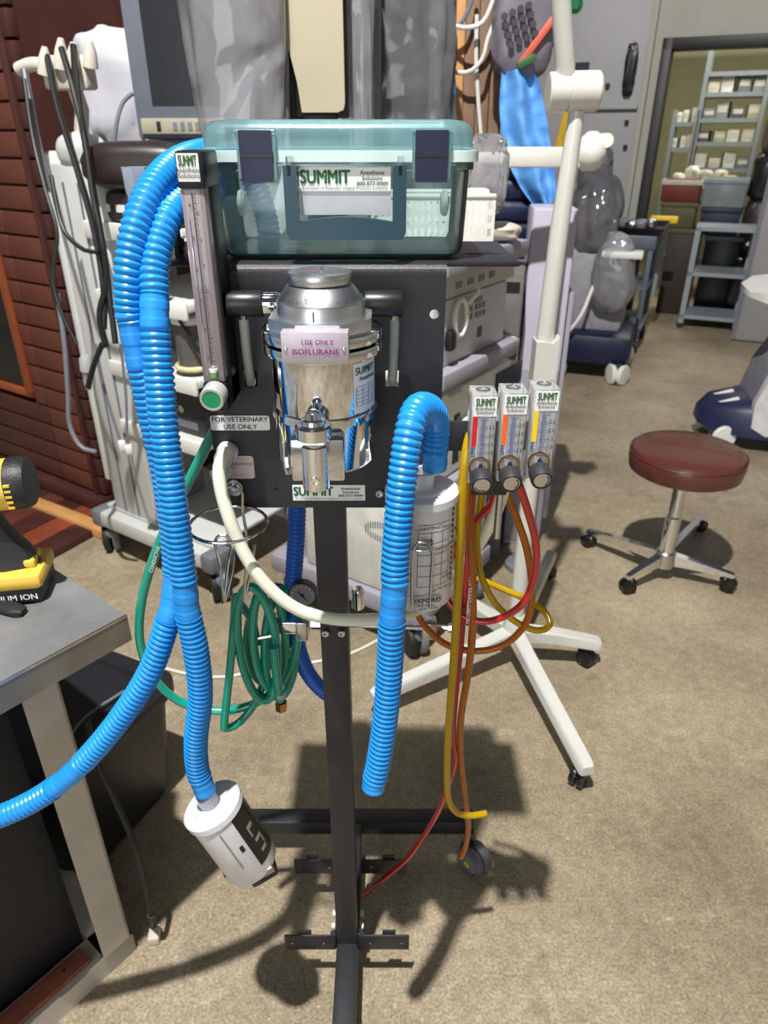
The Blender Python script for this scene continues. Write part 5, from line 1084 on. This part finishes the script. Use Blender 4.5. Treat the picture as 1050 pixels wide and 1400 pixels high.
# navy and white cart at the right edge
o = atz(985, 598, 0); rc_ = thing('medical_cart', 'navy and white medical cart with a keyboard deck at the right edge', 'cart', (o.x - .03, o.y, 0), R(-12)); WNV = M('machine_navy', (30, 38, 72), .45, 0, .08)
rs = []
for s_, hw, z0, z1 in ((-.12, .06, .10, .17), (-.06, .13, .085, .22), (.1, .2, .08, .25), (.5, .24, .08, .27), (.75, .24, .08, .27)):
    rs.append([V((s_, y, z)) for y, z in ((-hw, z0), (-hw, z1 - .04), (-hw * .7, z1), (hw * .7, z1), (hw, z1 - .04), (hw, z0))])
B().rings(rs).done('base', WNV, rc_, True, smooth=60)
for y in (-.08, .05): B().box((-.005, y, .225), (.12, .025, .02), bev=.006, rot=Euler((0, R(-18), .1))).done('foot_pad', WHT, rc_, True)
pr = [(.10, .24), (.13, .40), (.20, .55), (.30, .64), (.75, .66), (.75, .22)]
q = B(); q.prism(pr, (0, .16, 0), (1, 0, 0), (0, 0, 1), .32); q.done('body', M('machine_grey', (128, 128, 138), .45), rc_, True)
pr = [(.10, .14), (.09, .26), (.14, .44), (.24, .56), (.75, .60), (.75, .10), (.17, .10)]
q = B(); q.prism(pr, (0, -.161, 0), (1, 0, 0), (0, 0, 1), .05); q.done('side_cover', M('machine_white', (206, 206, 212), .4), rc_, True)
for x, y in ((.0, -.13), (.0, .13), (.6, -.2), (.6, .2)):
    cs = B().box((x + .03, y, .10), (.06, .05, .05), bev=.01).done('caster', RUB, rc_, True)
    for s_ in (-1, 1): B().lathe([(.02, -.012), (.058, -.012), (.062, -.004), (.062, .006), (.056, .014), (.02, .016)], (x + .0, y + s_ * .028, .062), (.25, s_ * 1., 0), 26).done('wheel', WHT if s_ < 0 else GRY, cs, True)
B().bx(.30, .42, -.06, .06, .62, .92, .02).done('neck', WNV, rc_, True)
kz = at(1020, 392, o.y).z; rs = []
for s_, hw, z0, z1 in ((-.02, .10, kz - .03, kz - .01), (.05, .2, kz - .045, kz + .01), (.3, .24, kz - .05, kz + .04), (.6, .24, kz - .05, kz + .07)):
    rs.append([V((s_, y, z)) for y, z in ((-hw, z0), (-hw, z1), (hw, z1 + .01), (hw, z0))])
kd = B().rings(rs).done('keyboard_deck', WHT, rc_, True); B().bx(.2, .7, -.245, -.2, kz - .055, kz - .005, .01).done('deck_bumper', WNV, rc_, True)
for i in range(7):
    for j in range(3): B().bx(.12 + i * .03, .14 + i * .03, -.12 + j * .05, -.09 + j * .05, kz + .018 + i * .004, kz + .034 + i * .004).done('key', GRY, kd, True)
B().bx(.3, .36, -.02, .02, .9, kz).done('deck_post', WNV, rc_, True)
B().tube(cr([V((.08, -.10, kz - .05)), V((.10, -.12, kz - .10)), V((.16, -.12, kz - .11)), V((.2, -.12, kz - .07))], n=10), .012, 8).done('hook', BLKP, rc_, True)
# ================================================================== STORE ROOM
SR = M('shelf_grey_steel', (150, 158, 168), .45, .2, .05)
def srp(x, y, d): return hitl(wb, x, y, 1, d)
def rack(name, label, x0p, x1p, ytop, d, zs, dep=.4):
    a, c2 = srp(x0p, 180, d), srp(x1p, 180, d); zt = srp(x0p, ytop, d).z
    t = thing(name, label, 'shelving', WM[wb] @ V((a.x, d, 0)), R(-24)); W = c2.x - a.x
    for x in (0, W):
        for y in (0, dep): B().bx(x - .02, x + .02, y - .02, y + .02, 0, zt).done('upright', SR, t, True)
    for z in zs: B().bx(0, W, 0, dep, z - .02, z + .02).done('shelf', SR, t, True)
    return t, W
d = 2.6; zz = [srp(950, y, d).z for y in (232, 197, 165, 130, 102)]
rk, W = rack('shelving_rack', 'tall grey steel shelving rack in the store room', 952, 1036, 55, d, zz)
cols = [(232, 230, 224), (150, 152, 160), (214, 206, 190), (92, 92, 100), (236, 236, 236), (186, 180, 150), (120, 130, 140)]
names = ['white', 'grey', 'cream', 'dark grey', 'bright white', 'khaki', 'slate']
def goods(root, name, kind, x, y, z, sz, ci, where, k):
    m = M('store_' + names[ci].replace(' ', '_'), cols[ci], .6); P = WM[root] @ V((x, y, z + .0005)); t = thing(kind, '%s %s %s' % (names[ci], kind.replace('_', ' '), where), kind.replace('_', ' '), P, R(-24) + random.uniform(-.1, .1), name)
    B().bx(-sz[0] / 2, sz[0] / 2, -sz[1] / 2, sz[1] / 2, 0, sz[2], .004).done('carton', m, t, True); B().bx(-sz[0] / 2 + .01, sz[0] / 2 - .01, -sz[1] / 2 - .002, -sz[1] / 2, sz[2] * .35, sz[2] * .75).done('box_label', M('store_label', (210, 206, 196), .6), t, True)
lv = ['on the lowest rack shelf', 'on the second rack shelf', 'on the third rack shelf', 'on the fourth rack shelf']
pos = ['at the left end', 'left of the middle', 'right of the middle', 'at the right end']
for i, z in enumerate(zz[:4]):
    for j in range(4):
        random.seed(i * 7 + j); h_ = random.uniform(.08, .15)
        goods(rk, 'boxes on the store room rack', 'carton', W * (.14 + .24 * j), .16, z + .02, (W * .19, .24, h_), (i * 3 + j * 2) % 7, lv[i] + ' ' + pos[j], j)
zz2 = [srp(940, y, 2.6).z for y in (205, 170)]
rk2, W2 = rack('shelving_rack', 'low shelving rack crowded with white goods left of the tall rack', 919, 950, 150, 2.6, zz2, .35)
for i, z in enumerate(zz2):
    for j in range(3): goods(rk2, 'goods on the low rack', 'box', W2 * (.18 + .32 * j), .15, z + .02, (W2 * .23, .2, .09 + .02 * j), (4, 0, 2)[j], ('lower' if i == 0 else 'upper') + ' shelf of the low rack ' + ('left', 'middle', 'right')[j], j)
# pile table in the doorway
tz = srp(950, 262, 1.6).z; x0 = srp(914, 260, 1.6).x; x1 = srp(1005, 260, 1.6).x
t = thing('packing_table', 'cluttered packing table just inside the doorway', 'table', WM[wb] @ V((x0, 1.6, 0)), R(-24)); W3 = x1 - x0
B().bx(0, W3, 0, .6, tz - .03, tz).done('table_top', M('brown_table', (104, 90, 66), .6), t, True)
for x in (.02, W3 - .02):
    for y in (.03, .57): B().bx(x - .02, x + .02, y - .02, y + .02, 0, tz - .03).done('leg', SR, t, True)
B().bx(.04, W3 - .04, .02, .58, .34, .37).done('lower_shelf', SR, t, True)
pk = t
for j, (f, r, cc, lb_) in enumerate(((.10, .10, (230, 226, 220), 'white wrapped parcel at the left end of the packing table'), (.30, .14, (236, 234, 230), 'large white wrapped parcel on the packing table'), (.52, .12, (204, 200, 196), 'pale grey wrapped parcel in the middle of the packing table'), (.74, .12, (226, 218, 200), 'cream wrapped parcel right of the middle on the packing table'), (.92, .09, (196, 168, 130), 'tan wrapped parcel at the right end of the packing table'))):
    q = WM[pk] @ V((W3 * f, .22 + .06 * (j % 2), tz + r * .75)); tag(B().lump(q, (W3 * .085, r * .8, r * .74), .16, 3, 40 + j, n=32).done('wrapped_parcel', M('parcel_%d' % j, cc, .5)), lb_, 'parcel', 'parcels on the packing table')
def stack(name, label, x, y0, y1, wpx, d, mat, rimm, z0=None, cat='crate', dp=.35):
    p = srp(x, y1, d); zb = 0 if z0 is None else z0; h_ = srp(x, y0, d).z - zb; q = WM[wb] @ V((p.x, d, 0)); w_ = wpx * ((q - C0).dot(FW)) / FPX
    t = thing(name, label, cat, (q.x, q.y, zb + .0005), R(-24)); B().bx(-w_ / 2, w_ / 2, 0, dp, 0, h_, .012).done('crate_body', mat, t, True); B().bx(-w_ / 2 - .012, w_ / 2 + .012, -.012, dp + .012, h_ - .04, h_ - .002, .006).done('crate_rim', rimm, t, True); return zb + h_ + .0005
MAR = M('maroon_crate', (104, 34, 32), .5); NV2 = M('navy_crate', (26, 32, 62), .5); OLV = M('olive_crate', (84, 80, 58), .6); DKB = M('dark_brown_crate', (50, 42, 36), .6)
z = stack('storage_crate', 'dark brown crate at the bottom of the stack inside the doorway', 922, 312, 400, 40, .75, DKB, OLV)
z = stack('storage_crate', 'olive storage crate stacked below the maroon tray', 923, 276, 312, 42, .75, OLV, OLV, z)
z = stack('storage_crate', 'maroon tray near the top of the stack inside the doorway', 928, 246, 276, 46, .75, MAR, M('pale_crate_rim', (180, 176, 160), .5), z)
z = stack('storage_crate', 'black crate on the floor under the navy crate', 975, 322, 400, 44, .75, BLKP, GRY)
z = stack('storage_crate', 'navy storage crate stacked below the clear tub', 980, 284, 322, 46, .75, NV2, NV2, z)
z = stack('clear_tub', 'clear grey plastic tub on top of the navy crate', 986, 244, 284, 50, .75, CLEAR('cloudy_tub', (190, 198, 202), (150, 158, 162), .6, .2), M('tub_lid_grey', (130, 140, 148), .5), z, 'tub')
t = thing('yellow_bracket', 'bright yellow plastic bracket lying on the crates by the door frame', 'bracket', at(910, 300, 5.7)); q = at(908, 300, 5.76)
B().box(q, (.20, .05, .05), rz=R(-24), bev=.01).done('bar', M('bright_yellow_plastic', (232, 196, 10), .45), t); B().box(q + V((-.06, 0, -.36)), (.05, .05, .72), bev=.01).done('leg', M('bright_yellow_plastic', (232, 196, 10), .45), t)
t = thing('dark_machine', 'dark machinery stacked against the right of the doorway', 'machine', WM[wb] @ V((srp(1046, 300, .8).x, .8, 0)), R(-24))
for k, (z0, z1, w_, m) in enumerate(((0, .55, .30, BLKP), (.55, .95, .26, M('dark_brown_machine', (56, 46, 40), .5)), (.95, 1.30, .28, BLKP), (1.30, 1.62, .24, M('grey_brown_machine', (92, 84, 78), .5)))):
    B().lump((.0, .1, (z0 + z1) / 2), (w_ * .62, .2, (z1 - z0) * .56), .12, 3, 50 + k, p=.5, n=40).done('machine_block', m, t, True)
for k in range(7): B().cyl((-.12 + .035 * k, -.12, .5 + .13 * k), (-.12 + .035 * k, -.06, .52 + .13 * k), .018, seg=12).done('metal_knob', CHR, t, True)
t = thing('wheeled_rack', 'steel wheeled rack standing inside the doorway by the lavender door', 'rack', WM[wb] @ V((srp(960, 400, .3).x, .25, 0)), R(-24))
for x in (-.12, .30):
    for y in (0, .35): B().bx(x - .02, x + .02, y - .02, y + .02, .04, .78).done('upright', SR, t, True); B().cyl((x, y - .012, .03), (x, y + .012, .03), .03, seg=16).done('wheel', RUB, t, True)
for z in (.08, .42, .76): B().bx(-.14, .32, -.02, .37, z, z + .03).done('shelf', SR, t, True)
